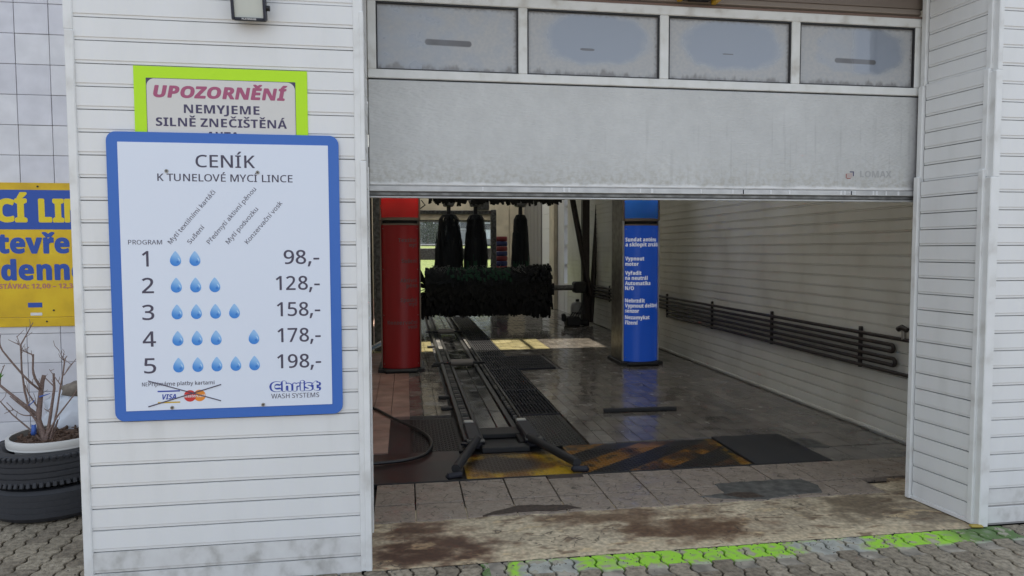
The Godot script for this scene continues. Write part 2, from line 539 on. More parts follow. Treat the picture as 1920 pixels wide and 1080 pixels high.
	var marked := paint(2048, 160, func(u: float, w: float) -> Color:
		var x := 0.40 + 3.0 * u
		var z := 0.30 * w
		var n := pn.get_noise_2d(x, z)
		var b := pb.get_noise_2d(x, z * 1.3)
		var c := Color(0.56, 0.53, 0.48) * (1.0 + 0.35 * n)
		var side := sst(0.48, 0.52, x + 0.05 * n)
		var edge := 0.196 + 0.014 * n
		var on := side * sst(edge + 0.006, edge - 0.006, z)
		var lime := Color(0.60, 0.83, 0.22).lerp(Color(0.63, 0.75, 0.36), sst(-0.1, 0.4, n))
		if x > 2.9:
			lime = lime.lerp(Color(0.36, 0.46, 0.26), sst(2.9, 3.15, x))
		var chalk := Color(0.70, 0.70, 0.66) * (0.94 + 0.25 * n)
		var faded := maxf(sst(1.05, 0.75, x + 0.25 * b) * sst(0.50, 0.60, x), sst(0.27, 0.15, absf(x - 2.24) + 0.12 * b))
		var grn := clampf(1.25 - faded * 1.5 + 1.5 * n + 0.5 * sst(0.06, 0.02, z), 0.0, 1.0)
		var rim := sst(edge - 0.035, edge - 0.012, z + 0.02 * n)
		var p := chalk.lerp(lime, grn * (1.0 - 0.8 * rim))
		var worn := 0.9 * sst(0.27, 0.46, n + 0.25 * absf(pn.get_noise_2d(x * 2.5 + 5.0, z * 2.5)) + 0.12 * faded)
		return c.lerp(p, on * (1.0 - worn)))
	T.marked = mat(Color.WHITE, 0.72, 0.0, marked)
	T.sand = mat(lin(0.018, 0.016, 0.013), 0.95)
	T.yard = mat(lin(0.13, 0.125, 0.115), 0.9, 0.0, ramp(65, 0.03, [[0.0, grey(0.7)], [1.0, grey(1.0)]], 512), 0.3)
	# glazed wall tiles of the neighbour
	T.walltiles = []
	var glaze := ramp(66, 0.015, [[0.0, grey(0.92)], [1.0, grey(1.0)]], 256)
	for k in 3:
		T.walltiles.append(mat([Color(0.865, 0.865, 0.89), Color(0.85, 0.85, 0.875), Color(0.88, 0.88, 0.895)][k], 0.3, 0.0, glaze, 1.1))
	T.grout = mat(lin(0.26, 0.255, 0.25), 0.9)
	# door section
	var dn := noise(71, 1.2, 5)
	var dm := noise(72, 7.0, 5)
	var ds := noise(73, 22.0, 2)
	var panel := paint(1536, 320, func(u: float, w: float) -> Color:
		var x := -0.2 + 3.42 * u
		var y := 0.63 * w
		var n := dn.get_noise_2d(x, y * 0.7)
		var m := dm.get_noise_2d(x, y)
		var s := ds.get_noise_2d(x * 1.3, y * 0.05)
		var g := 0.775 + 0.045 * n + 0.02 * m + 0.008 * ds.get_noise_2d(x * 1.1 + 4.0, y)
		g -= 0.035 * sst(0.34, 0.7, s) * sst(0.05, 0.3, y) * sst(0.2, 0.6, u)
		var c := Color(g, g * 1.002, g * 0.99)
		c = c.lerp(Color(0.66, 0.645, 0.60), (0.34 * sst(0.30, 0.57, y) + 0.28 * sst(0.47, 0.57, y)) * sst(-0.6, 0.9, dm.get_noise_2d(x * 3.1, y * 3.1) + 0.5 * ds.get_noise_2d(x * 1.6, y * 1.6)))
		c = c.lerp(Color(0.90, 0.90, 0.895), sst(0.565, 0.585, y + 0.012 * m))
		c = c.lerp(Color(0.40, 0.39, 0.40), 0.75 * sst(0.962, 1.0, u + 0.012 * n))
		var r := sst(0.595, 0.612, y) * sst(0.633, 0.615, y) * sst(0.02, 0.14, dm.get_noise_2d(x * 3.0, y * 4.0) + 0.25 * dn.get_noise_2d(x * 1.2, 9.0))
		c = c.lerp(Color(0.50, 0.30, 0.15), 0.85 * r)
		return c)
	T.panel = mat(Color.WHITE, 0.55, 0.0, panel)
	T.panel.normal_enabled = true
	T.panel.normal_texture = ramp(74, 0.12, [], 512, 3, 1.0)
	# fogged door panes: a film of lime round a washed oval, its blue sky reflection painted in
	T.panes = []
	var fn := noise(75, 3.0, 5)
	for k in 4:
		var look := func(u: float, w: float) -> float:
			var n := fn.get_noise_2d(u * 1.6 + k * 7.0, w + k * 3.0)
			var d := Vector2((u - 0.52) / 0.44, (w - 0.40) / 0.44)
			var q := pow(pow(absf(d.x), 2.6) + pow(absf(d.y), 2.6), 0.385)
			var film := sst(0.74, 1.02, q + 0.10 * n)
			if k == 0:
				film = clampf(0.62 + 0.5 * n + 0.35 * sst(0.3, 0.9, u), 0.0, 1.0)
			elif k == 3:
				film = clampf(film + (0.60 + 0.3 * n) * sst(0.52, 0.44, u), 0.0, 1.0)
			return film
		var alb := paint(256, 128, func(u: float, w: float) -> Color:
			var film: float = look.call(u, w)
			var n := fn.get_noise_2d(u * 9.0 + k, w * 5.0)
			var c := Color(0.545, 0.575, 0.62).lerp(Color(0.685, 0.685, 0.68), film * (0.92 + 0.3 * n))
			var b := sst(0.90, 1.02, w + 0.10 * fn.get_noise_2d(u * 3.0, k * 5.0) + 0.05 * fn.get_noise_2d(u * 7.0, w * 2.0 + k)) + sst(0.08, 0.0, w + 0.03 * n) + sst(0.96, 1.0, u + 0.02 * n)
			c = c.lerp(Color(0.44, 0.43, 0.42), clampf(b, 0.0, 0.7))
			# the dry streak along the middle
			var len: float = [0.145, 0.035, 0.025, 0.16][k]
			var cx: float = [0.50, 0.45, 0.485, 0.49][k]
			var cy: float = [0.56, 0.57, 0.55, 0.58][k]
			var th: float = [0.045, 0.018, 0.010, 0.04][k]
			var dd := Vector2(maxf(absf(u - cx) - len, 0.0) / 0.02, (w - cy - 0.03 * (u - cx)) / th).length()
			return c.lerp(Color(0.33, 0.325, 0.33), 0.9 * sst(1.15, 0.8, dd)))
		var rgh := paint(128, 64, func(u: float, w: float) -> Color: return grey(lerpf(0.06, 0.55, look.call(u, w))))
		var m := mat(Color.WHITE, 1.0, 0.0, alb)
		m.roughness_texture = rgh
		m.metallic_specular = 0.7
		T.panes.append(m)
	# signs
	T.sign_blue = mat(Color(0.22, 0.42, 0.74), 0.4)
	T.sign_white = mat(Color(0.875, 0.90, 0.945), 0.35)
	T.ink = mat(Color(0.29, 0.27, 0.34), 0.5)
	T.ink2 = mat(Color(0.27, 0.24, 0.36), 0.5)
	T.lime = mat(Color(0.73, 0.92, 0.02), 0.45)
	T.faded_red = mat(Color(0.66, 0.33, 0.46), 0.5)
	T.paper = mat(Color(0.84, 0.83, 0.81), 0.5)
	T.yellow = mat(Color.WHITE, 0.45, 0.0, ramp(81, 0.01, [[0.0, Color(0.78, 0.63, 0.04)], [0.5, Color(0.87, 0.72, 0.06)], [1.0, Color(0.90, 0.77, 0.10)]], 256), 1.0)
	T.yellow_ink = mat(Color(0.90, 0.80, 0.12), 0.45)
	T.blue_ink = mat(Color(0.14, 0.31, 0.66), 0.45)
	T.mauve_ink = mat(Color(0.72, 0.48, 0.42), 0.5)
	T.logo_blue = mat(Color(0.18, 0.27, 0.64), 0.45)
	T.orange = mat(Color(0.90, 0.55, 0.18), 0.45)
	T.card_red = mat(Color(0.80, 0.20, 0.20), 0.45)
	T.gold = mat(Color(0.80, 0.66, 0.22), 0.45)
	T.faint = mat(Color(0.665, 0.665, 0.66), 0.6)
	T.drops = []
	var drop := paint(64, 96, func(u: float, w: float) -> Color:
		var c := Color(0.60, 0.77, 0.93).lerp(Color(0.24, 0.53, 0.84), sst(0.15, 0.95, w + 0.25 * (0.5 - u)))
		var d := Vector2((u - 0.68) / 0.16, (w - 0.72) / 0.12).length()
		return c.lerp(Color(0.16, 0.44, 0.78), 0.7 * sst(1.0, 0.4, d)).lerp(Color(0.85, 0.92, 0.98), 0.8 * sst(0.16, 0.04, absf(Vector2((u - 0.5) / 0.42, (w - 0.66) / 0.30).length() - 0.82)) * sst(0.62, 0.8, u) * sst(0.75, 0.55, w)))
	T.drop = mat(Color.WHITE, 0.4, 0.0, drop)
	# lawn and far things
	T.grass = mat(Color.WHITE, 0.9, 0.0, ramp(91, 0.03, [[0.0, lin(0.10, 0.15, 0.025)], [0.5, lin(0.16, 0.21, 0.04)], [1.0, lin(0.22, 0.26, 0.06)]], 512), 0.25)
	T.plaster = mat(lin(0.34, 0.34, 0.34), 0.9)
	T.leaf = mat(lin(0.035, 0.055, 0.025), 0.8)
	T.soil = mat(lin(0.06, 0.042, 0.03), 0.95)
	T.bark = mat(Color.WHITE, 0.85, 0.0, ramp(92, 0.05, [[0.0, Color(0.36, 0.29, 0.26)], [0.5, Color(0.50, 0.42, 0.39)], [1.0, Color(0.60, 0.53, 0.48)]], 256), 6.0)
	T.tyre = mat(lin(0.026, 0.027, 0.032), 0.6, 0.0, ramp(93, 0.02, [[0.0, grey(1.0)], [0.6, grey(1.0)], [1.0, Color(1.35, 1.32, 1.3)]], 256), 3.0)

func wetmat(c: Color, wet: Texture2D, wavy: Texture2D) -> StandardMaterial3D:
	if not T.has("tilegrain"):
		T.tilegrain = ramp(33, 0.02, [[0.0, grey(0.72)], [1.0, grey(1.0)]], 256)
	var m := mat(c, 1.0, 0.0, T.tilegrain, 0.55)
	m.roughness_texture = wet
	m.normal_enabled = true
	m.normal_texture = wavy
	m.normal_scale = 0.25
	return m

# ---------------------------------------------------------------- ground
func zig(z: float) -> float:
	var t := fposmod(z, 0.1125)
	if t < 0.030:
		return 0.0085
	if t < 0.052:
		return lerpf(0.0085, -0.0085, smoothstep(0.030, 0.052, t))
	if t < 0.084:
		return -0.0085
	return lerpf(-0.0085, 0.0085, smoothstep(0.084, 0.1125, t))

func paver_outline(x0: float, z0: float) -> PackedVector2Array:
	var w := 0.1165
	var g := 0.0056
	var h := 0.0006
	var zs := [0.0, 0.030, 0.041, 0.052, 0.084, 0.098, 0.1125, 0.1425, 0.1535, 0.1645, 0.1965, 0.2105, 0.225]
	var p := PackedVector2Array()
	for z in zs:
		p.append(Vector2(x0 + g + zig(z), clampf(z0 + z, z0 + h, z0 + 0.225 - h)))
	zs.reverse()
	for z in zs:
		p.append(Vector2(x0 + w - g + zig(z), clampf(z0 + z, z0 + h, z0 + 0.225 - h)))
	return p

func setting() -> void:
	var gr := G()
	gr.quad(Vector3(-150, -0.07, -21), Vector3(150, -0.07, -21), Vector3(150, -0.07, 150), Vector3(-150, -0.07, 150), Vector3.UP)
	struct("ground", gr.done(), T.yard)
	var lw := G()
	lw.smooth(true)
	var hgt := func(x: float, z: float) -> float:
		return -0.07 + 1.95 * sst(-22.5, -41.0, z) + 0.05 * sin(x * 0.7) * sst(-22.0, -26.0, z) + 0.03 * maxf(0.0, -z - 41.0)
	for i in 30:
		for j in 16:
			var x0 := -75.0 + i * 5.0
			var z0 := -21.0 - pow(j, 1.55) * 1.9
			var z1 := -21.0 - pow(j + 1, 1.55) * 1.9
			lw.quad(Vector3(x0, hgt.call(x0, z0), z0), Vector3(x0 + 5, hgt.call(x0 + 5, z0), z0), Vector3(x0 + 5, hgt.call(x0 + 5, z1), z1), Vector3(x0, hgt.call(x0, z1), z1), Vector3.UP)
	struct("lawn", lw.done(), T.grass)
	var rd := G()
	rd.quad(Vector3(-60, 1.93, -41.5), Vector3(60, 1.93, -41.5), Vector3(60, 2.03, -44.5), Vector3(-60, 2.03, -44.5), Vector3.UP)
	struct("road", rd.done(), mat(lin(0.20, 0.20, 0.20), 0.9))
	# interlocking pavers; those in view are stones of their own
	var bed := G().span(Vector3(-6, -0.068, -1.66), Vector3(8, -0.03, 5.5))
	var paving := struct("paving", bed.done(), T.sand)
	var far := []
	var near := []
	var clipped := G()
	for i in range(-52, 70):
		var x0 := 0.485 + i * 0.1165 - 0.005
		var off := 0.05 if i % 2 == 0 else 0.1625
		for j in range(-9, 25):
			var z0 := off + j * 0.225
			var c := Vector3(x0 + 0.058, 0, z0 + 0.112)
			if c.z > 5.3 or (z0 + 0.225 < -1.64):
				continue
			var left := x0 + 0.06 < -1.52
			if not left and z0 + 0.225 < 0.03:
				continue
			if left and z0 < -1.64:
				continue
			var poly := paver_outline(x0, z0)
			var cut := false
			if not left and z0 < 0.016:
				var zmin := 0.016 if c.x > -0.2 and c.x < 3.25 else 0.006
				var got := Geometry2D.intersect_polygons(poly, PackedVector2Array([Vector2(-9, zmin), Vector2(9, zmin), Vector2(9, 9), Vector2(-9, 9)]))
				if got.is_empty():
					continue
				poly = got[0]
				cut = true
			if in_view(c, 0.06) and c.z < 1.2 and near.size() < 290:
				near.append([poly, c])
			elif cut:
				clipped.slab(poly, -0.035, 0.0, 0.004)
			else:
				far.append(Vector3(x0, 0, z0))
	for n in near:
		var g := G()
		var top := rng.randf_range(-0.0016, 0.0010)
		var on_mark: bool = n[1].z < 0.26 and n[1].x > 0.40 and n[1].x < 3.34
		g.uvf = func(p: Vector3) -> Vector2: return Vector2((p.x - 0.40) / 3.0, p.z / 0.30)
		g.slab(n[0], -0.035, top, 0.005, rng.randf_range(-0.02, 0.02), 0.2)
		part(paving, "paver", g.done(), T.marked if on_mark else T.pavers[rng.randi() % 3])
	var one := G().slab(paver_outline(0, 0), -0.035, 0.0, 0.005, 0.0, 0.2).done()
	var mm := MultiMesh.new()
	mm.transform_format = MultiMesh.TRANSFORM_3D
	mm.mesh = one
	mm.instance_count = far.size()
	for i in far.size():
		mm.set_instance_transform(i, Transform3D(Basis(), far[i] + Vector3(0, rng.randf_range(-0.003, 0.002), 0)))
	var rest := MultiMeshInstance3D.new()
	rest.name = "paver_field"
	rest.multimesh = mm
	rest.material_override = T.pavers[0]
	paving.add_child(rest, true)
	stuff(rest)
	stuff(part(paving, "cut_pavers", clipped.done(), T.pavers[1]))
	# grit that fills the gap in front of the threshold
	var grit := G()
	for i in 60:
		var x := -0.15 + i * 0.057
		var r := rng.randf_range(0.004, 0.009)
		grit.box(Vector3(x + rng.randf_range(-0.02, 0.02), -0.012, 0.008 + rng.randf_range(-0.003, 0.003)), Vector3(0.06, 0.02, r), 0.003, Basis(Vector3.UP, rng.randf_range(-0.1, 0.1)))
	stuff(part(paving, "joint_grit", grit.done(), T.sand))
	var crumbs := G()
	for i in 420:
		var x := rng.randf_range(-0.15, 3.6)
		var z := absf(rng.randfn()) * 0.16 + 0.004
		if i % 5 == 0:
			x = rng.randf_range(-2.6, -1.55)
			z = rng.randf_range(-0.9, 0.2)
		var d := rng.randf_range(0.002, 0.007)
		crumbs.box(Vector3(x, d * 0.3 - 0.001, z), Vector3(d * 1.5, d, d), d * 0.3, Basis(Vector3(rng.randfn(), rng.randfn(), rng.randfn()).normalized(), rng.randf() * TAU))
	stuff(part(paving, "grit", crumbs.done(), mat(lin(0.16, 0.145, 0.12), 0.9)))

# ---------------------------------------------------------------- the building
# one cladding board, length len along x, standing y 0..PITCH, face at z 0
func board_mesh(len: float, pitch := PITCH, slit := 0.0046) -> ArrayMesh:
	var g := G()
	var prof := [Vector2(0.0, pitch - 0.0008), Vector2(0.0, 0.0185), Vector2(-0.004, 0.0155), Vector2(-0.004, slit), Vector2(-0.0125, slit - 0.0004)]
	for i in prof.size() - 1:
		var a: Vector2 = prof[i]
		var b: Vector2 = prof[i + 1]
		var n := Vector3(0, a.x - b.x, absf(a.y - b.y) + 0.001)
		if i == 0:
			n = Vector3(0, 0, 1)
		elif i == 1:
			n = Vector3(0, -0.6, 1)
		elif i == 3:
			n = Vector3(0, -1, 0)
		g.quad(Vector3(0, a.y, a.x), Vector3(len, a.y, a.x), Vector3(len, b.y, b.x), Vector3(0, b.y, b.x), n)
	g.quad(Vector3(0, pitch - 0.0008, 0), Vector3(len, pitch - 0.0008, 0), Vector3(len, pitch - 0.0008, -0.012), Vector3(0, pitch - 0.0008, -0.012), Vector3.UP)
	return g.done()

func clad(parent: Node3D, from: Vector3, len: float, bs: Basis, y0: float, y1: float, m: Material, pitch := PITCH, low: Material = null, low_to := 0.0, slit := 0.0046) -> void:
	var me := board_mesh(len, pitch, slit)
	var y := y0
	while y < y1 - 0.01:
		var mm: Material = low if low and y < low_to else m
		var warp := bs * Basis(Vector3.UP, rng.randf_range(-1.0, 1.0) * 0.0012 / maxf(0.4, len)) * Basis(Vector3(0, 0, 1), rng.randf_range(-1.0, 1.0) * 0.0007 / maxf(0.4, len)) * Basis(Vector3.RIGHT, rng.randf_range(-0.010, 0.010))
		part(parent, "siding_board", me, mm, Vector3(from.x, y, from.z) + bs.z * rng.randf_range(-0.0008, 0.0008), warp)
		y += pitch

func turn(deg: float) -> Basis:
	return Basis(Vector3.UP, deg_to_rad(deg))

func building() -> void:
	var b := thing("car_wash_building", "white clad car wash building with a tall drive-in opening and dark hall", "building", Vector3(1.5, 0, 0))
	var top := 4.5
	# piers: solid cores with boards nailed on
	var lp := part(b, "front_wall", G().span(Vector3(-1.47, 0.0, -0.62), Vector3(-0.24, top, -0.014)).done(), T.joint)
	clad(lp, Vector3(-1.474, 0, 0), 1.240, Basis(), -0.0286, 0.09, T.soiled, 0.1033)
	clad(lp, Vector3(-1.474, 0, 0), 1.240, Basis(), 0.0747, 3.4, T.siding, 0.1033, T.soiled, 0.10)
	stuff(part(lp, "upper_boards", G().span(Vector3(-1.474, 3.40, -0.012), Vector3(-0.234, top, -0.001)).done(), T.siding))
	for s in [[0.0, 2.6, 0.004], [2.6, top, 0.0]]:
		part(lp, "corner_trim", G().span(Vector3(-1.512 + s[2], s[0], -0.05), Vector3(-1.472 + s[2] * 0.5, s[1], 0.008 + s[2]), 0.004).done(), T.trim)
	part(lp, "corner_trim", G().span(Vector3(-0.2365, 0.0, -0.03), Vector3(-0.190, top, 0.007), 0.004).done(), T.trim)
	part(lp, "corner_trim", G().span(Vector3(-0.212, 0.0, -0.028), Vector3(-0.1815, 2.03, 0.012), 0.003).done(), T.trim)
	part(lp, "corner_trim", G().span(Vector3(-0.207, 2.033, -0.027), Vector3(-0.1865, 2.74, 0.0105), 0.003).done(), T.trim)
	# left side wall of the pier, towards the neighbour
	part(b, "side_wall", G().span(Vector3(-1.50, 0, -1.64), Vector3(-1.48, top, -0.055)).done(), T.siding)
	# left reveal
	var lr := part(b, "reveal_wall", G().span(Vector3(-0.238, 0.0, -0.60), Vector3(-0.212, top, -0.032)).done(), T.joint)
	clad(lr, Vector3(-0.1985, 0, -0.032), 0.43, turn(90), 0.015, 3.4, T.siding)
	part(lr, "corner_trim", G().span(Vector3(-0.225, 0.0, -0.515), Vector3(-0.194, 2.06, -0.462), 0.003).done(), T.trim)
	part(lr, "corner_trim", G().span(Vector3(-0.225, 2.06, -0.515), Vector3(-0.198, top, -0.466), 0.003).done(), T.trim)
	# right front
	var rp := part(b, "front_wall", G().span(Vector3(3.30, 0.0, -0.62), Vector3(5.6, top, -0.014)).done(), T.joint)
	clad(rp, Vector3(3.287, 0, 0), 2.3, Basis(), 0.115, 3.5, T.siding, PITCH, T.soiled, 0.12)
	stuff(part(rp, "upper_boards", G().span(Vector3(3.287, 3.51, -0.012), Vector3(5.6, top, -0.001)).done(), T.siding))
	part(rp, "base_board", G().span(Vector3(3.287, 0.012, -0.02), Vector3(5.6, 0.108, -0.004), 0.003).done(), T.soiled)
	for s in [[0.0, 2.0, 0.007, 3.233], [2.0, 2.59, 0.0035, 3.249], [2.59, top, 0.0, 3.261]]:
		part(rp, "corner_trim", G().span(Vector3(s[3], s[0], -0.045), Vector3(3.292, s[1], 0.006 + s[2]), 0.004).done(), T.trim)
	part(rp, "wet_leaf", G().box(Vector3(3.215, 0.012, 0.012), Vector3(0.07, 0.014, 0.03), 0.005, turn(-12)).done(), mat(lin(0.38, 0.28, 0.05), 0.6))
	# right reveal, splayed, clad in three stages that overlap like a telescope
	var a := Vector3(3.264, 0, -0.03)
	var z := Vector3(3.212, 0, -0.50)
	var run := a - z
	var dirx := run.normalized()
	var bs := Basis(dirx, Vector3.UP, dirx.cross(Vector3.UP))
	var start := z
	var L := run.length()
	var rr := part(b, "reveal_wall", G().box((a + z) * 0.5 + Vector3(0.025, top * 0.5, 0) - bs.z * 0.004, Vector3(L, top, 0.03), 0.0, bs).done(), T.joint)
	var stage := [[0.015, 2.0, 0.030], [2.015, 2.56, 0.013], [2.615, 3.45, 0.0]]
	for s in stage:
		var o: Vector3 = start + bs.z * s[2] + bs.x * 0.035
		clad(rr, o, L - 0.05, bs, s[0], s[1], T.siding)
		var y1: float = minf(s[1] + 0.045, top) if s[0] < 2.6 else top
		part(rr, "corner_trim", G().box(z - bs.x * 0.0 + bs.z * (s[2] + 0.004) + Vector3(0, (s[0] + y1) * 0.5 - 0.005, 0) + (a - z).normalized() * 0.012, Vector3(0.036, y1 - s[0] + 0.012, 0.030), 0.004, bs).done(), T.trim)
		part(rr, "corner_trim", G().box(a + bs.z * (s[2] + 0.003) + Vector3(0, (s[0] + y1) * 0.5 - 0.005, 0) - (a - z).normalized() * 0.02, Vector3(0.034, y1 - s[0] + 0.012, 0.022), 0.004, bs).done(), T.trim)
	part(rr, "base_trim", G().box((a + z) * 0.5 + bs.z * 0.031 + Vector3(0, 0.014, 0), Vector3(L - 0.04, 0.022, 0.010), 0.002, bs).done(), T.trim)
	# wall above the door and the return walls behind the facade
	part(b, "lintel", G().span(Vector3(-0.24, 3.36, -0.30), Vector3(3.30, top, -0.02)).done(), T.siding)
	part(b, "door_track_cover", G().span(Vector3(-0.21, 3.10, -0.60), Vector3(3.24, 3.36, -0.54)).done(), mat(lin(0.20, 0.16, 0.13), 0.5))
	part(b, "return_wall", G().span(Vector3(3.37, 0, -0.72), Vector3(4.05, top, -0.64)).done(), T.dim)
	part(b, "return_wall", G().span(Vector3(-1.3, 0, -0.72), Vector3(-0.225, top, -0.64)).done(), T.dim)
	# hall walls
	var rw := part(b, "hall_wall", G().span(Vector3(4.05, -0.02, -13.62), Vector3(4.25, top, -0.62)).done(), T.inside)
	clad(rw, Vector3(4.031, 0, -7.32), 6.6, turn(-90), 0.04, 3.5, T.inside, 0.0998, null, 0.0, 0.0030)
	clad(rw, Vector3(4.031, 0, -13.60), 6.25, turn(-90), 0.04, 3.5, T.inside, 0.0998, null, 0.0, 0.0030)
	part(rw, "joint_strip", G().span(Vector3(4.022, 0.03, -7.345), Vector3(4.05, 3.5, -7.305), 0.003).done(), T.inside)
	part(rw, "base_trim", G().span(Vector3(4.024, 0.016, -13.6), Vector3(4.05, 0.042, -0.72), 0.003).done(), T.inside)
	var rw2 := part(b, "hall_wall", G().span(Vector3(4.04, -0.02, -20.0), Vector3(4.25, top, -14.02)).done(), T.white)
	part(b, "hall_wall", G().span(Vector3(4.05, -0.02, -14.02), Vector3(4.25, 0.72, -13.62)).done(), T.white)
	part(b, "hall_wall", G().span(Vector3(4.05, 3.2, -14.02), Vector3(4.25, top, -13.62)).done(), T.white)
	for k in 8:
		part(rw2, "wall_panel", G().span(Vector3(4.022, 0.1 + k * 0.42, -16.75), Vector3(4.038, 0.512 + k * 0.42, -15.55), 0.004).done(), T.white)
	part(rw2, "wall_post", G().span(Vector3(3.93, 0, -15.35), Vector3(4.035, top - 0.1, -14.75), 0.01).done(), T.cream)
	for k in 5:
		part(rw2, "ribbed_panel", G().span(Vector3(3.995, 0, -17.4 - k * 0.56), Vector3(4.036, 3.6, -16.9 - k * 0.56), 0.012).done(), T.dim)
	# narrow window beyond the brushes
	var w := part(b, "side_window", G().span(Vector3(4.06, 0.70, -14.03), Vector3(4.22, 0.74, -13.61)).done(), T.frame)
	for k in 5:
		var y := 0.74 + k * 0.50
		part(w, "pane", G().span(Vector3(4.14, y, -14.0), Vector3(4.148, y + 0.44, -13.64)).done(), T.glass)
		part(w, "bar", G().span(Vector3(4.10, y + 0.44, -14.02), Vector3(4.18, y + 0.50, -13.62), 0.004).done(), T.frame)
	part(b, "hall_wall", G().span(Vector3(-1.45, -0.02, -20.0), Vector3(-1.25, top, -0.72)).done(), T.inside)
	# roof with a rooflight, and openings for the added opal sheets
	var sky0 := Vector3(-1.0, 0, -11.35)
	var sky1 := Vector3(2.75, 0, -10.05)
	var ro := part(b, "roof", G().span(Vector3(-1.5, 4.4, -2.2), Vector3(4.3, 4.62, 0.02)).span(Vector3(-1.5, 4.4, -10.05), Vector3(4.3, 4.62, -6.6)).span(Vector3(-1.5, 4.4, -6.6), Vector3(-0.4, 4.62, -2.2)).span(Vector3(3.4, 4.4, -6.6), Vector3(4.3, 4.62, -2.2)).span(Vector3(-1.5, 4.4, -13.9), Vector3(4.3, 4.62, -11.35)).span(Vector3(-1.5, 4.4, -20.3), Vector3(4.3, 4.62, -19.6)).span(Vector3(4.05, 4.4, -19.6), Vector3(4.3, 4.62, -13.9)).span(Vector3(-1.5, 4.4, -11.35), Vector3(-1.0, 4.62, -10.05)).span(Vector3(2.75, 4.4, -11.35), Vector3(4.3, 4.62, -10.05)).done(), T.ceil)
	var opal := mat(Color(0.92, 0.93, 0.93, 0.25), 0.9)
	opal.transparency = BaseMaterial3D.TRANSPARENCY_ALPHA
	opal.albedo_texture = ramp(99, 0.02, [[0.0, grey(0.95)], [1.0, grey(1.0)]], 64)
	opal.backlight_enabled = true
	opal.backlight = Color(0.9, 0.9, 0.9)
	opal.albedo_color.a = 1.0
	opal.transparency = BaseMaterial3D.TRANSPARENCY_DISABLED
	for k in 4:  # front sheets, out of view, added to brighten the hall with diffuse daylight
		part(ro, "added_opal_sheet", G().quad_up(Vector3(-0.4 + k * 0.95, 4.55, -6.6), Vector3(0.55 + k * 0.95, 4.55, -2.2)).done(), opal)
	for k in 5:  # rear sheets, also unseen, added to lift the light at the far end
		part(ro, "added_opal_sheet", G().quad_up(Vector3(-1.2 + k * 1.05, 4.55, -19.6), Vector3(-0.15 + k * 1.05, 4.55, -13.9)).done(), opal)
	part(ro, "parapet", G().span(Vector3(-1.55, 4.62, -0.25), Vector3(5.65, 5.2, 0.03)).done(), T.siding)
	for k in 3:
		var x0 := lerpf(sky0.x, sky1.x, k / 3.0)
		part(ro, "rooflight_pane", G().span(Vector3(x0 + 0.03, 4.50, sky0.z), Vector3(x0 + 1.22, 4.51, sky1.z)).done(), T.glass)
		part(ro, "rooflight_bar", G().span(Vector3(x0 - 0.03, 4.46, sky0.z), Vector3(x0 + 0.03, 4.56, sky1.z)).done(), T.frame)
	# back wall round the exit
	var bw := part(b, "back_wall", G().span(Vector3(-1.45, -0.02, -20.2), Vector3(0.30, top, -20.0)).span(Vector3(2.98, -0.02, -20.2), Vector3(4.25, top, -20.0)).span(Vector3(0.30, 2.62, -20.2), Vector3(2.98, top, -20.0)).done(), T.cream)
	for k in 2:
		part(bw, "wall_panel", G().span(Vector3(3.0 + k * 0.52, 0, -19.99), Vector3(3.50 + k * 0.52, 3.9, -19.95), 0.008).done(), T.cream)
	part(bw, "header_beam", G().span(Vector3(0.2, 2.80, -19.98), Vector3(3.0, 2.92, -19.86), 0.01).done(), T.galv)
	# concrete threshold
	var ap := G()
	ap.uvf = func(p: Vector3) -> Vector2: return Vector2((p.x + 0.25) / 3.5, (p.z + 0.76) / 0.78)
	var rim := PackedVector2Array()
	rim.append(Vector2(-0.212, 0.0))
	for k in 36:
		rim.append(Vector2(-0.21 + 3.44 * k / 35.0, 0.001 + rng.randf_range(-0.004, 0.004)))
	rim.append(Vector2(3.25, -0.50))
	rim.append(Vector2(3.9, -0.50))
	rim.append(Vector2(3.9, -0.862))
	rim.append(Vector2(3.31, -0.862))
	rim.append(Vector2(3.28, -0.78))
	rim.append(Vector2(-0.212, -0.78))
	ap.slab(rim, -0.06, -0.002, 0.004)
	struct("threshold", ap.done(), T.apron)

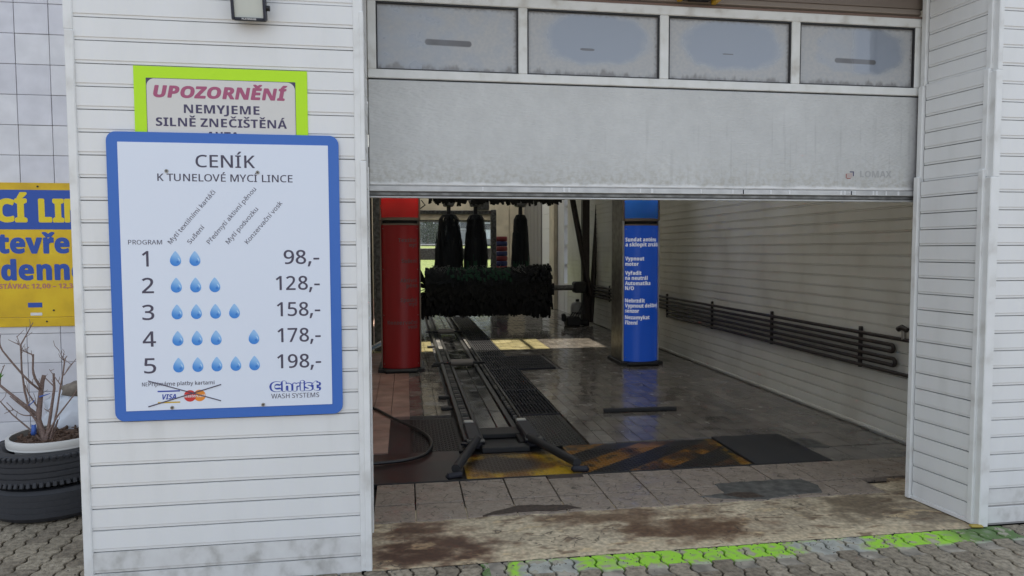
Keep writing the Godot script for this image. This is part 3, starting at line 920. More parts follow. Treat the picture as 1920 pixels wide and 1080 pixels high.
# ---------------------------------------------------------------- sectional door
func overhead_door() -> void:
	var d := thing("sectional_door", "half-raised grey sectional door with four fogged panes over a rusty bottom edge", "garage door", Vector3(1.51, 1.89, -0.56))
	var z := -0.52
	var pg := G()
	pg.uvf = func(p: Vector3) -> Vector2: return Vector2((p.x + 0.2) / 3.42, (2.558 - p.y) / 0.63)
	pg.span(Vector3(-0.196, 1.964, z - 0.045), Vector3(3.222, 2.548, z), 0.006)
	var lower := part(d, "panel", pg.done(), T.panel)
	# maker's mark
	lettering(lower, "LOMAX", font(true), T.faint, 2.808, 3.024, 2.046, 0.040, z + 0.0006)
	var mk := G()
	mk.span(Vector3(2.738, 2.074, z + 0.0002), Vector3(2.766, 2.081, z + 0.0012)).span(Vector3(2.759, 2.052, z + 0.0002), Vector3(2.766, 2.0738, z + 0.0012))
	part(lower, "emblem_corner", mk.done(), mat(Color(0.36, 0.35, 0.44), 0.6))
	var mr := G()
	mr.span(Vector3(2.711, 2.040, z + 0.0002), Vector3(2.717, 2.066, z + 0.0012)).span(Vector3(2.7172, 2.034, z + 0.0002), Vector3(2.744, 2.040, z + 0.0012))
	part(lower, "emblem_corner", mr.done(), mat(Color(0.62, 0.40, 0.37), 0.6))
	var sq := G().span(Vector3(2.719, 2.043, z + 0.0002), Vector3(2.756, 2.070, z + 0.0008))
	part(lower, "emblem_square", sq.done(), mat(Color(0.72, 0.66, 0.64), 0.6))
	# bottom rail and its seal
	part(d, "bottom_rail", G().span(Vector3(-0.196, 1.930, z - 0.046), Vector3(3.222, 1.962, z + 0.004), 0.003).done(), T.alu)
	part(d, "seal_channel", G().span(Vector3(-0.196, 1.908, z - 0.040), Vector3(3.216, 1.9285, z - 0.008), 0.003).done(), T.galv)
	part(d, "rubber_seal", G().span(Vector3(-0.196, 1.894, z - 0.034), Vector3(3.210, 1.9065, z - 0.012), 0.004).done(), T.alu)
	var drips := G()
	for k in 22:
		var x := rng.randf_range(0.2, 3.05) if k > 7 else rng.randf_range(2.6, 3.08)
		drips.box(Vector3(x, 1.947, z + 0.0045), Vector3(rng.randf_range(0.008, 0.016), 0.026, 0.003), 0.001)
	stuff(part(d, "lime_drips", drips.done(), T.white))
	# window section
	var xs := [[-0.148, 0.652], [0.704, 1.497], [1.552, 2.334], [2.391, 3.168]]
	part(d, "hinge_gap", G().span(Vector3(-0.19, 2.549, z - 0.03), Vector3(3.215, 2.556, z - 0.012)).done(), T.black)
	part(d, "window_rail", G().span(Vector3(-0.196, 2.557, z - 0.045), Vector3(3.222, 2.606, z), 0.004).done(), T.frame)
	part(d, "window_rail", G().span(Vector3(-0.196, 2.978, z - 0.045), Vector3(3.222, 3.032, z), 0.004).done(), T.frame)
	var edges := [-0.196, -0.148, 0.652, 0.704, 1.497, 1.552, 2.334, 2.391, 3.168, 3.222]
	for k in 5:
		part(d, "window_stile", G().span(Vector3(edges[k * 2], 2.6065, z - 0.045), Vector3(edges[k * 2 + 1], 2.9775, z - 0.0005), 0.004).done(), T.frame)
	for k in 4:
		var x0: float = xs[k][0]
		var x1: float = xs[k][1]
		part(d, "glazing_bead", G().span(Vector3(x0, 2.6065, z - 0.040), Vector3(x0 + 0.008, 2.9775, z - 0.008)).span(Vector3(x1 - 0.008, 2.6065, z - 0.040), Vector3(x1, 2.9775, z - 0.008)).span(Vector3(x0 + 0.008, 2.969, z - 0.040), Vector3(x1 - 0.008, 2.9775, z - 0.008)).span(Vector3(x0 + 0.008, 2.6065, z - 0.040), Vector3(x1 - 0.008, 2.613, z - 0.008)).done(), T.rubber)
		var g := G()
		g.uvf = func(p: Vector3) -> Vector2: return Vector2((p.x - x0) / (x1 - x0), (2.9775 - p.y) / 0.371)
		g.span(Vector3(x0 + 0.006, 2.611, z - 0.034), Vector3(x1 - 0.006, 2.973, z - 0.022))
		part(d, "pane", g.done(), T.panes[k])
	# next section, folded back, and the rusty strip between
	part(d, "rust_strip", G().span(Vector3(-0.19, 3.033, z - 0.030), Vector3(3.215, 3.046, z - 0.006)).done(), mat(lin(0.20, 0.13, 0.10), 0.7))
	var up := Basis(Vector3.RIGHT, deg_to_rad(-24))
	part(d, "upper_section", G().box(Vector3(1.513, 3.24, z - 0.115), Vector3(3.41, 0.40, 0.04), 0.004, up).done(), mat(lin(0.30, 0.25, 0.21), 0.6))

# ---------------------------------------------------------------- hall floor
func rect(x0: float, z0: float, x1: float, z1: float) -> PackedVector2Array:
	return PackedVector2Array([Vector2(x0, z0), Vector2(x1, z0), Vector2(x1, z1), Vector2(x0, z1)])

# the same outline broken into short uneven steps
func jag(poly: PackedVector2Array, amp: float) -> PackedVector2Array:
	var p := PackedVector2Array()
	for i in poly.size():
		var a := poly[i]
		var b := poly[(i + 1) % poly.size()]
		var n := maxi(2, int(a.distance_to(b) / 0.035))
		for k in n:
			p.append(a.lerp(b, float(k) / n) + Vector2(rng.randf_range(-amp, amp), rng.randf_range(-amp, amp)))
	return p

func hall_floor() -> void:
	var f := struct("hall_floor", G().span(Vector3(-1.3, -0.08, -20.0), Vector3(4.1, -0.03, -0.62)).done(), T.slab)
	# worn tiles by the threshold, two courses
	var edges := [-0.21]
	for k in 11:
		edges.append(0.045 + 0.3062 * k)
	edges.append(3.62)
	edges.append(4.03)
	for i in edges.size() - 1:
		for r in [[-0.862, -0.585], [-1.262, -0.868]]:
			var x1: float = edges[i + 1]
			if r[0] > -0.9 and x1 > 3.3:
				continue
			var poly := PackedVector2Array()
			poly.append(Vector2(edges[i] + 0.004, r[0]))
			poly.append(Vector2(x1 - 0.004, r[0]))
			poly.append(Vector2(x1 - 0.004, r[1] - 0.01))
			if r[0] > -0.9:
				for q in 5:
					poly.append(Vector2(lerpf(x1 - 0.004, edges[i] + 0.004, (q + 0.5) / 5.0), r[1] - 0.01 + rng.randf_range(-0.018, 0.012)))
			poly.append(Vector2(edges[i] + 0.004, r[1] - 0.01))
			part(f, "tile", G().slab(poly, -0.035, 0.004 + rng.randf_range(-0.0015, 0.0015), 0.003, rng.randf_range(-0.004, 0.004)).done(), T.band)
	# where tiles have broken out
	var mp := PackedVector2Array([Vector2(1.86, -0.70), Vector2(2.04, -0.735), Vector2(2.06, -0.915), Vector2(2.30, -0.925), Vector2(2.55, -0.93), Vector2(2.70, -0.90), Vector2(2.735, -0.78), Vector2(2.68, -0.655), Vector2(2.45, -0.64), Vector2(2.30, -0.60), Vector2(2.12, -0.605)])
	part(f, "mortar_patch", G().slab(jag(mp, 0.008), -0.02, 0.009, 0.004).done(), T.mortar)
	part(f, "broken_hollow", G().slab(jag(PackedVector2Array([Vector2(2.02, -0.70), Vector2(2.12, -0.735), Vector2(2.22, -0.715), Vector2(2.27, -0.635), Vector2(2.14, -0.62)]), 0.006), 0.0, 0.0115, 0.001).done(), T.brown)
	part(f, "broken_hollow", G().slab(jag(PackedVector2Array([Vector2(0.44, -0.605), Vector2(0.52, -0.665), Vector2(0.62, -0.70), Vector2(0.67, -0.735), Vector2(0.80, -0.72), Vector2(0.97, -0.70), Vector2(1.06, -0.635), Vector2(0.90, -0.62), Vector2(0.70, -0.64), Vector2(0.58, -0.612)]), 0.007), -0.02, 0.0085, 0.001).done(), T.brown)
	part(f, "mortar_patch", G().slab(PackedVector2Array([Vector2(0.97, -1.205), Vector2(1.22, -1.205), Vector2(1.225, -1.268), Vector2(0.965, -1.268)]), -0.02, 0.0095, 0.001).done(), T.brown)
	part(f, "mortar_patch", G().slab(PackedVector2Array([Vector2(3.05, -1.72), Vector2(3.36, -1.60), Vector2(3.37, -1.83), Vector2(3.22, -1.90)]), -0.02, 0.006, 0.001).done(), T.mortar)
	# plates across the entrance and beside the track
	var strip := func(called: String, x0: float, z0: float, x1: float, z1: float, y: float, m: Material, label: String) -> Node3D:
		var t := thing(called, label, "floor plate", Vector3((x0 + x1) * 0.5, y - 0.012, (z0 + z1) * 0.5))
		var g := G()
		g.uvf = func(p: Vector3) -> Vector2: return Vector2((p.x + 0.30) / 3.5, (p.z + 2.06) / 0.78)
		g.slab(rect(x0, z0, x1, z1), y - 0.03, y, 0.002)
		part(t, "plate", g.done(), m)
		return t
	var p0: Node3D = strip.call("steel_plate", -0.30, -2.03, 0.405, -1.285, -0.008, T.striped, "dark brownish steel plate at the entrance, under the hose and left guide arm")
	var p1: Node3D = strip.call("steel_plate", 0.41, -1.90, 1.245, -1.285, -0.006, T.striped, "worn yellow steel plate between the two guide arms")
	var p2: Node3D = strip.call("steel_plate", 1.25, -2.03, 2.555, -1.285, -0.008, T.striped, "steel plate with worn yellow and black diagonal stripes")
	var p3: Node3D = strip.call("steel_plate", 2.56, -2.05, 3.17, -1.29, 0.006, T.rubber, "plain black plate at the right end of the striped entrance plates")
	var p4: Node3D = strip.call("steel_plate", 0.022, -3.13, 0.44, -2.035, -0.010, T.browntread, "dull tread plate with two bolt holes left of the conveyor start")
	var p5: Node3D = strip.call("steel_plate", 1.07, -3.10, 1.475, -2.035, -0.010, T.tread, "shiny wet tread plate right of the conveyor start")
	# raised lugs of the tread on the yellow and striped plates
	for pl in [[p1, 0.42, 1.24], [p2, 1.27, 2.54]]:
		var lug := G()
		lug.uvf = func(p: Vector3) -> Vector2: return Vector2((p.x + 0.30) / 3.5, (p.z + 2.06) / 0.78)
		var nx := int((pl[2] - pl[1]) / 0.030)
		for i in nx:
			for j in 19:
				var c := Vector3(pl[1] + 0.015 + i * 0.030, -0.0065, -1.305 - j * 0.031)
				if c.z < -1.88 and pl[0] == p1:
					continue
				lug.box(c, Vector3(0.026, 0.004, 0.008), 0.0019, turn(45.0 if (i + j) % 2 == 0 else -45.0))
		var lo := part(pl[0], "tread_lugs", lug.done(), T.striped)
		stuff(lo)
	for pl in [[p4, 0.03, 0.43, T.dull_lug], [p5, 1.08, 1.47, T.bright_lug]]:
		var lug := G()
		for i in int((pl[2] - pl[1]) / 0.030):
			for j in 34:
				lug.box(Vector3(pl[1] + 0.015 + i * 0.030, -0.0088, -2.06 - j * 0.031), Vector3(0.027, 0.005, 0.009), 0.0022, turn(45.0 if (i + j) % 2 == 0 else -45.0))
		stuff(part(pl[0], "tread_lugs", lug.done(), pl[3]))
	for h in [[p4, 0.16, -3.02], [p4, 0.205, -2.11], [p5, 1.25, -3.02], [p5, 1.30, -2.17]]:
		part(h[0], "bolt_hole", G().lathe(Vector3(h[1], -0.0098, h[2]), [Vector2(0.0, 0.0008), Vector2(0.026, 0.0008), Vector2(0.027, -0.001)], 14).done(), T.black)
	part(p0, "edge_angle", G().span(Vector3(-0.30, -0.02, -1.284), Vector3(1.24, 0.008, -1.270), 0.003).done(), T.black)
	part(p2, "edge_angle", G().span(Vector3(1.245, -0.02, -1.284), Vector3(3.17, 0.007, -1.272), 0.003).done(), T.black)
	# gratings
	var grate := func(x0: float, z0: float, x1: float, z1: float, label: String) -> void:
		var t := thing("floor_grating", label, "grating", Vector3((x0 + x1) * 0.5, -0.03, (z0 + z1) * 0.5))
		part(t, "frame", G().span(Vector3(x0, -0.03, z0), Vector3(x0 + 0.012, 0.0, z1)).span(Vector3(x1 - 0.012, -0.03, z0), Vector3(x1, 0.0, z1)).span(Vector3(x0 + 0.012, -0.03, z0), Vector3(x1 - 0.012, 0.0, z0 + 0.012)).span(Vector3(x0 + 0.012, -0.03, z1 - 0.012), Vector3(x1 - 0.012, 0.0, z1)).done(), T.blueblack)
		var bars := G()
		var x := x0 + 0.03
		while x < x1 - 0.02:
			bars.span(Vector3(x, -0.028, z0 + 0.013), Vector3(x + 0.012, -0.002, z1 - 0.013), 0.003)
			x += 0.036
		var z := z0 + 0.2
		while z < z1 - 0.1:
			bars.span(Vector3(x0 + 0.013, -0.026, z), Vector3(x1 - 0.013, -0.009, z + 0.008))
			z += 0.25
		stuff(part(t, "bars", bars.done(), T.blueblack))
	grate.call(1.075, -4.30, 1.475, -3.11, "black bar grating directly behind the shiny tread plate")
	grate.call(1.075, -5.72, 1.475, -4.31, "black bar grating between the tread plate grating and the wide cross grating")
	grate.call(1.075, -6.82, 2.01, -5.73, "wide black cross grating that juts out to the right of the track")
	grate.call(1.075, -8.60, 1.475, -6.83, "glinting bar grating in the sunlit strip beyond the wide cross grating")
	grate.call(1.075, -13.2, 1.475, -8.61, "long dark grating beside the track under the big horizontal brush")
	# clinker tiles
	var cells := []
	var blocked := [Rect2(0.0, -3.14, 1.485, 1.12), Rect2(1.06, -13.3, 0.42, 11.3), Rect2(1.06, -6.83, 0.96, 1.11), Rect2(0.42, -20, 0.66, 18.2), Rect2(-0.32, -2.04, 3.52, 0.8)]
	var fill := func(x0: float, x1: float, w: float, d: float, red: bool) -> void:
		var x := x0
		while x < x1:
			var z := -2.045
			while z > -19.9:
				var r := Rect2(x, z - d, minf(w, x1 - x), d)
				var keep := [r]
				for b in blocked:
					if b.grow(-0.002).intersects(r):
						keep = []
				if not keep.is_empty():
					cells.append([r, Vector3(x + w * 0.5, 0, z - d * 0.5).distance_to(CP), red])
				z -= d
			x += w
	fill.call(-1.21, 0.022, 0.176, 0.235, true)
	fill.call(0.024, 0.42, 0.132, 0.235, true)
	fill.call(1.488, 4.04, 0.1165, 0.235, false)
	cells.sort_custom(func(p, q): return p[1] < q[1])
	# strip in front of the striped plates on the right
	for k in 4:
		cells.push_front([Rect2(3.18 + k * 0.21, -2.04, 0.21, 0.40), 0.0, false])
		cells.push_front([Rect2(3.18 + k * 0.21, -1.63, 0.21, 0.36), 0.0, false])
	var many := [G(), G(), G(), G(), G()]
	var pale := func(p: Vector3) -> bool: return p.z < -7.35 and p.z > -8.95 and p.x < 2.35  # strip under the sun patch, where the tile colour itself is lightened
	var count := 0
	for c in cells:
		var r: Rect2 = c[0].grow(-0.0022)
		var poly := rect(r.position.x, r.position.y, r.end.x, r.end.y)
		var y := rng.randf_range(-0.0012, 0.0012)
		var ctr := Vector3(r.get_center().x, 0, r.get_center().y)
		var tilt := rng.randf_range(-0.012, 0.012)
		if count < 275 and in_view(ctr, 0.03):
			count += 1
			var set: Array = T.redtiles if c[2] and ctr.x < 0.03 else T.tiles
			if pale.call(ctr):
				set = T.pale_sunpatch_tiles
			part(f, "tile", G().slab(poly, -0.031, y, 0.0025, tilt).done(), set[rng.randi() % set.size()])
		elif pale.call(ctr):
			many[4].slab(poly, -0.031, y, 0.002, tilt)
		elif c[2] and ctr.x < 0.03:
			many[3].slab(poly, -0.031, y, 0.002, tilt)
		else:
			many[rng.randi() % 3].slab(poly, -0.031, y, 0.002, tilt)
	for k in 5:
		stuff(part(f, "tile_field", many[k].done(), T.pale_sunpatch_tiles[0] if k == 4 else (T.redtiles[0] if k == 3 else T.tiles[k])))
	# loose things on the floor
	var bar := thing("rubber_strip", "loose black rubber strip lying across the wet tiles in front of the blue column", "strip", Vector3(2.28, 0, -3.05))
	part(bar, "strip", G().box(Vector3(2.275, 0.021, -3.05), Vector3(0.74, 0.036, 0.05), 0.008, turn(-2.5)).done(), T.rubber)
	var hose := thing("water_hose", "black hose curling out from the left jamb over the red tiles and brown plate", "hose", Vector3(0, 0, -2.4))
	var cv := Curve3D.new()
	for p in [Vector3(-0.85, 0.02, -4.3), Vector3(-0.36, 0.018, -3.6), Vector3(-0.115, 0.018, -3.06), Vector3(0.085, 0.014, -2.68), Vector3(0.185, 0.012, -2.36), Vector3(0.178, 0.012, -2.04), Vector3(0.06, 0.012, -1.82), Vector3(-0.27, 0.014, -1.72), Vector3(-0.9, 0.02, -1.66)]:
		cv.add_point(p)
	for i in range(1, cv.point_count - 1):
		var t := (cv.get_point_position(i + 1) - cv.get_point_position(i - 1)) * 0.18
		cv.set_point_in(i, -t)
		cv.set_point_out(i, t)
	part(hose, "tube", G().smooth(true).tube(Array(cv.tessellate(4)), [0.0135], 10).done(), T.gloss_black)

# ---------------------------------------------------------------- wash machinery
func column(called: String, label: String, cx: float, face: Material, lamp: Material, glow: Color) -> Node3D:
	var c := thing(called, label, "column", Vector3(cx, 0, -5.9))
	part(c, "plinth", G().slab(rect(cx - 0.30, -6.32, cx + 0.30, -5.66), 0.0, 0.05, 0.01).span(Vector3(cx - 0.22, 0.002, -5.69), Vector3(cx + 0.22, 0.055, -5.575), 0.02).done(), T.black)
	var st := part(c, "steel_post", G().span(Vector3(cx - 0.262, 0.05, -6.26), Vector3(cx + 0.262, 3.4, -5.765), 0.012).done(), T.steel)
	for s in [-1.0, 1.0]:
		part(c, "edge_profile", G().span(Vector3(cx + s * 0.252 - 0.009, 0.055, -5.76), Vector3(cx + s * 0.252 + 0.009, 1.99, -5.722), 0.003).done(), T.alu if cx > 1 else T.bronze)
		part(c, "edge_profile", G().span(Vector3(cx + s * 0.252 - 0.012, 2.0, -5.76), Vector3(cx + s * 0.252 + 0.012, 2.75, -5.722), 0.003).done(), T.bronze)
	var R := 0.305
	var hf := 0.916
	var arc := func(y0: float, y1: float, r: float, thick: float) -> ArrayMesh:
		var g := G()
		var cz := -5.745 - R * cos(hf)
		var n := 20
		for k in n:
			var a := lerpf(-hf, hf, float(k) / n)
			var b := lerpf(-hf, hf, float(k + 1) / n)
			var pa := Vector3(sin(a), 0, cos(a))
			var pb := Vector3(sin(b), 0, cos(b))
			var o := Vector3(cx, 0, cz)
			var m := (pa + pb) * 0.5
			g.smooth(true)
			g.quad(o + pa * r + Vector3(0, y0, 0), o + pb * r + Vector3(0, y0, 0), o + pb * r + Vector3(0, y1, 0), o + pa * r + Vector3(0, y1, 0), m)
			g.smooth(false)
			g.quad(o + pa * r + Vector3(0, y1, 0), o + pb * r + Vector3(0, y1, 0), o + pb * (r - thick) + Vector3(0, y1, 0), o + pa * (r - thick) + Vector3(0, y1, 0), Vector3.UP)
			g.quad(o + pa * r + Vector3(0, y0, 0), o + pb * r + Vector3(0, y0, 0), o + pb * (r - thick) + Vector3(0, y0, 0), o + pa * (r - thick) + Vector3(0, y0, 0), Vector3.DOWN)
		return g.done()
	part(c, "sign_panel", arc.call(0.058, 1.925, R, 0.004), face)
	part(c, "panel_rim", arc.call(1.927, 1.945, R + 0.006, 0.03), T.bronze)
	part(c, "panel_gap", arc.call(1.946, 1.985, R - 0.02, 0.03), T.black)
	part(c, "lamp_rim", arc.call(1.987, 2.022, R + 0.012, 0.05), T.bronze)
	part(c, "lamp_panel", arc.call(2.024, 2.72, R, 0.004), lamp)
	part(c, "lamp_rim", arc.call(2.722, 2.75, R + 0.012, 0.3), T.bronze)
	for y in [0.11, 0.75, 1.35, 1.88]:
		for s in [-1.0, 1.0]:
			var a: float = s * 0.80
			var at := Vector3(cx + sin(a) * (R + 0.001), y, -5.745 - R * cos(hf) + cos(a) * (R + 0.001))
			part(c, "screw", G().smooth(true).tube([at, at + Vector3(sin(a), 0, cos(a)) * 0.004], [0.007], 8).done(), T.bolt)
	var tube := mat(glow, 0.5)
	tube.emission_enabled = true
	tube.emission = glow
	tube.emission_energy_multiplier = 0.8
	part(c, "signal_lamp_tube", G().span(Vector3(cx - 0.14, 2.50, -5.71), Vector3(cx + 0.14, 2.53, -5.68), 0.01).done(), tube)
	var li := OmniLight3D.new()
	li.name = numbered("signal_lamp", c)
	li.light_color = glow
	li.light_energy = 0.04
	li.light_size = 0.03
	li.omni_range = 6.0
	li.omni_attenuation = 2.0
	li.shadow_enabled = true
	c.add_child(li, true)
	li.global_position = Vector3(cx, 2.50, -5.655)
	return c

func bend(cx: float) -> Callable:
	var R := 0.305
	var cz := -5.745 - R * cos(0.916)
	return func(q: Vector3) -> Vector3:
		var a := (q.x - cx) / R
		var r := R + 0.0012 + (q.z + 5.62) * 0.5
		return Vector3(cx + sin(a) * r, q.y, cz + cos(a) * r)

# ribbons that stick out of a shaft along x and droop
func wash_equipment() -> void:
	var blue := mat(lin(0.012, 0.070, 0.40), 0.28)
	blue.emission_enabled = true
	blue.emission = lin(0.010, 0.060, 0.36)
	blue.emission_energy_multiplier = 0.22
	var red := mat(lin(0.36, 0.018, 0.020), 0.35)
	var lampc := func(c: Color) -> StandardMaterial3D:
		var m := mat(c, 0.3)
		m.backlight_enabled = true
		m.backlight = Color(0.9, 0.9, 0.9)
		return m
	var cr := column("column_sign", "red information column with dim lettering left of the conveyor track", -0.065, red, lampc.call(lin(0.75, 0.02, 0.02)), Color(1.0, 0.10, 0.08))
	var cb := column("column_sign", "blue information column with white Czech instructions near the right wall", 3.212, blue, lampc.call(lin(0.01, 0.20, 0.75)), Color(0.15, 0.55, 1.0))
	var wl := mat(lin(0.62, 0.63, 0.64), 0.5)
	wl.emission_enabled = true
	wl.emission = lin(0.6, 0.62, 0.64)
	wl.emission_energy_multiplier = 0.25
	var bx := 3.212 - 0.255
	for l in [["Sundat anténu", 1.709, 0.47], ["a sklopit zrcátka", 1.641, 0.57], ["Vypnout", 1.449, 0.262], ["motor", 1.376, 0.185], ["Vyřadit", 1.253, 0.225], ["na neutrál", 1.184, 0.315], ["Automatika", 1.112, 0.36], ["N/O", 1.044, 0.125], ["Nebrzdit", 0.874, 0.275], ["Vypnout dešťový", 0.804, 0.52], ["senzor", 0.733, 0.195], ["Nezamykat", 0.643, 0.35], ["řízení", 0.570, 0.18]]:
		var x1: float = minf(bx + l[2], 99.0)
		lettering(cb, l[0], font(true, 1.5), wl, bx, x1, l[1], 0.052, -5.62, bend(3.212))
	var rl := mat(lin(0.17, 0.10, 0.10), 0.6)
	for l in [["Textilní", 1.705, 0.26], ["mytí", 1.641, 0.12], ["Sušení", 1.436, 0.22], ["Aktivní", 1.181, 0.24], ["pěna", 1.114, 0.16], ["Spodní", 0.927, 0.24], ["mytí", 0.874, 0.13], ["Konzervační", 0.634, 0.42], ["vosk", 0.576, 0.15]]:
		lettering(cr, l[0], font(true, 1.5), rl, -0.065 + 0.235 - l[2], -0.065 + 0.235, l[1], 0.05, -5.62, bend(-0.065))
	conveyor()
	brushes()
	pipes()

func conveyor() -> void:
	var c := thing("conveyor_track", "black steel conveyor track with roller rails running into the wash hall", "conveyor", Vector3(0.78, 0, -8))
	var zf := -14.0
	part(c, "bed", G().span(Vector3(0.43, -0.045, zf), Vector3(1.07, -0.024, -1.95)).done(), T.black)
	for s in [[0.637, 0.797], [0.806, 0.917]]:
		var z := -2.62
		while z > zf + 0.5:
			var z1 := maxf(z - 1.55, zf)
			part(c, "wheel_plate", G().span(Vector3(s[0], -0.023, z1 + 0.006), Vector3(s[1], -0.006, z), 0.004).done(), T.wheel if T.has("wheel") else make_wheel())
			z = z1
	for s in [[0.455, 0.500, 0.050], [0.592, 0.630, 0.026], [0.925, 0.975, 0.012], [1.034, 1.058, 0.040]]:
		part(c, "rail", G().span(Vector3(s[0], -0.02, zf), Vector3(s[1], s[2], -2.13), 0.006).done(), T.gloss_black)
	# rollers lying between the rail flanges
	for s in [[0.507, 0.578], [0.987, 1.028]]:
		var z := -2.75
		var n := 0
		while z > zf:
			var worn: Material = T.worn_roller if n < 3 or rng.randf() < 0.45 else T.black
			if n < 60:
				part(c, "roller", G().smooth(true).tube([Vector3(s[0] + 0.002, 0.012, z), Vector3(s[1] - 0.002, 0.012, z)], [0.024], 10).done(), worn)
			z -= 0.105
			n += 1
	for z in [-6.01, -9.7]:
		part(c, "cross_roller", G().smooth(true).tube([Vector3(0.60, 0.055, z), Vector3(0.90, 0.055, z)], [0.048], 14).done(), mat(lin(0.22, 0.20, 0.18), 0.5))
		part(c, "cross_axle", G().smooth(true).tube([Vector3(0.36, 0.05, z), Vector3(1.06, 0.05, z)], [0.018], 8).done(), T.black)
	for z in [-3.95, -3.42, -6.02, -7.9]:
		part(c, "side_bracket", G().span(Vector3(0.335, 0.004, z - 0.03), Vector3(0.45, 0.035, z + 0.03), 0.006).done(), T.black)
	for x in [0.545, 1.022]:
		part(c, "entry_block", G().span(Vector3(x - 0.062, -0.02, -2.60), Vector3(x + 0.058, 0.075, -2.06), 0.012).done(), T.blueblack)
		part(c, "block_cap", G().span(Vector3(x - 0.072, 0.052, -2.085), Vector3(x + 0.072, 0.068, -2.02), 0.004).done(), T.galv)
		part(c, "white_marker", G().box(Vector3(x - 0.004, 0.05, -2.66), Vector3(0.085, 0.05, 0.06), 0.006).done(), T.white_tag)
	part(c, "cross_member", G().span(Vector3(0.60, -0.02, -2.60), Vector3(0.965, 0.02, -2.38), 0.006).done(), T.black)
	part(c, "cross_member", G().span(Vector3(0.585, -0.02, -2.06), Vector3(0.975, 0.024, -1.95), 0.006).done(), T.black)
	# the guide arms that spread towards the entrance
	for s in [[Vector3(0.555, 0.07, -2.05), Vector3(0.335, 0.055, -1.37)], [Vector3(0.985, 0.07, -2.06), Vector3(1.215, 0.055, -1.37)]]:
		var d: Vector3 = (s[1] - s[0]).normalized()
		part(c, "guide_arm", G().smooth(true).tube([s[0], s[1]], [0.033], 14).done(), T.rubber)
		var foot: Vector3 = s[1] + d * 0.04
		part(c, "guide_foot", G().box(Vector3(foot.x, 0.022, foot.z), Vector3(0.13, 0.044, 0.05), 0.016, turn(20.0 if d.x < 0 else -12.0)).done(), T.blueblack)
		part(c, "arm_bracket", G().box(s[0] + Vector3(signf(d.x) * 0.06, -0.03, 0.02), Vector3(0.14, 0.02, 0.05), 0.004, turn(25 * signf(d.x))).done(), T.blueblack)

func make_wheel() -> Material:
	T.wheel = mat(lin(0.055, 0.056, 0.058), 1.0, 0.4, ramp(95, 0.012, [[0.0, grey(0.35)], [0.5, grey(0.75)], [1.0, grey(1.0)]], 256), 0.8)
	T.wheel.roughness_texture = ramp(96, 0.010, [[0.0, grey(0.10)], [0.5, grey(0.2)], [1.0, grey(0.45)]], 256)
	return T.wheel

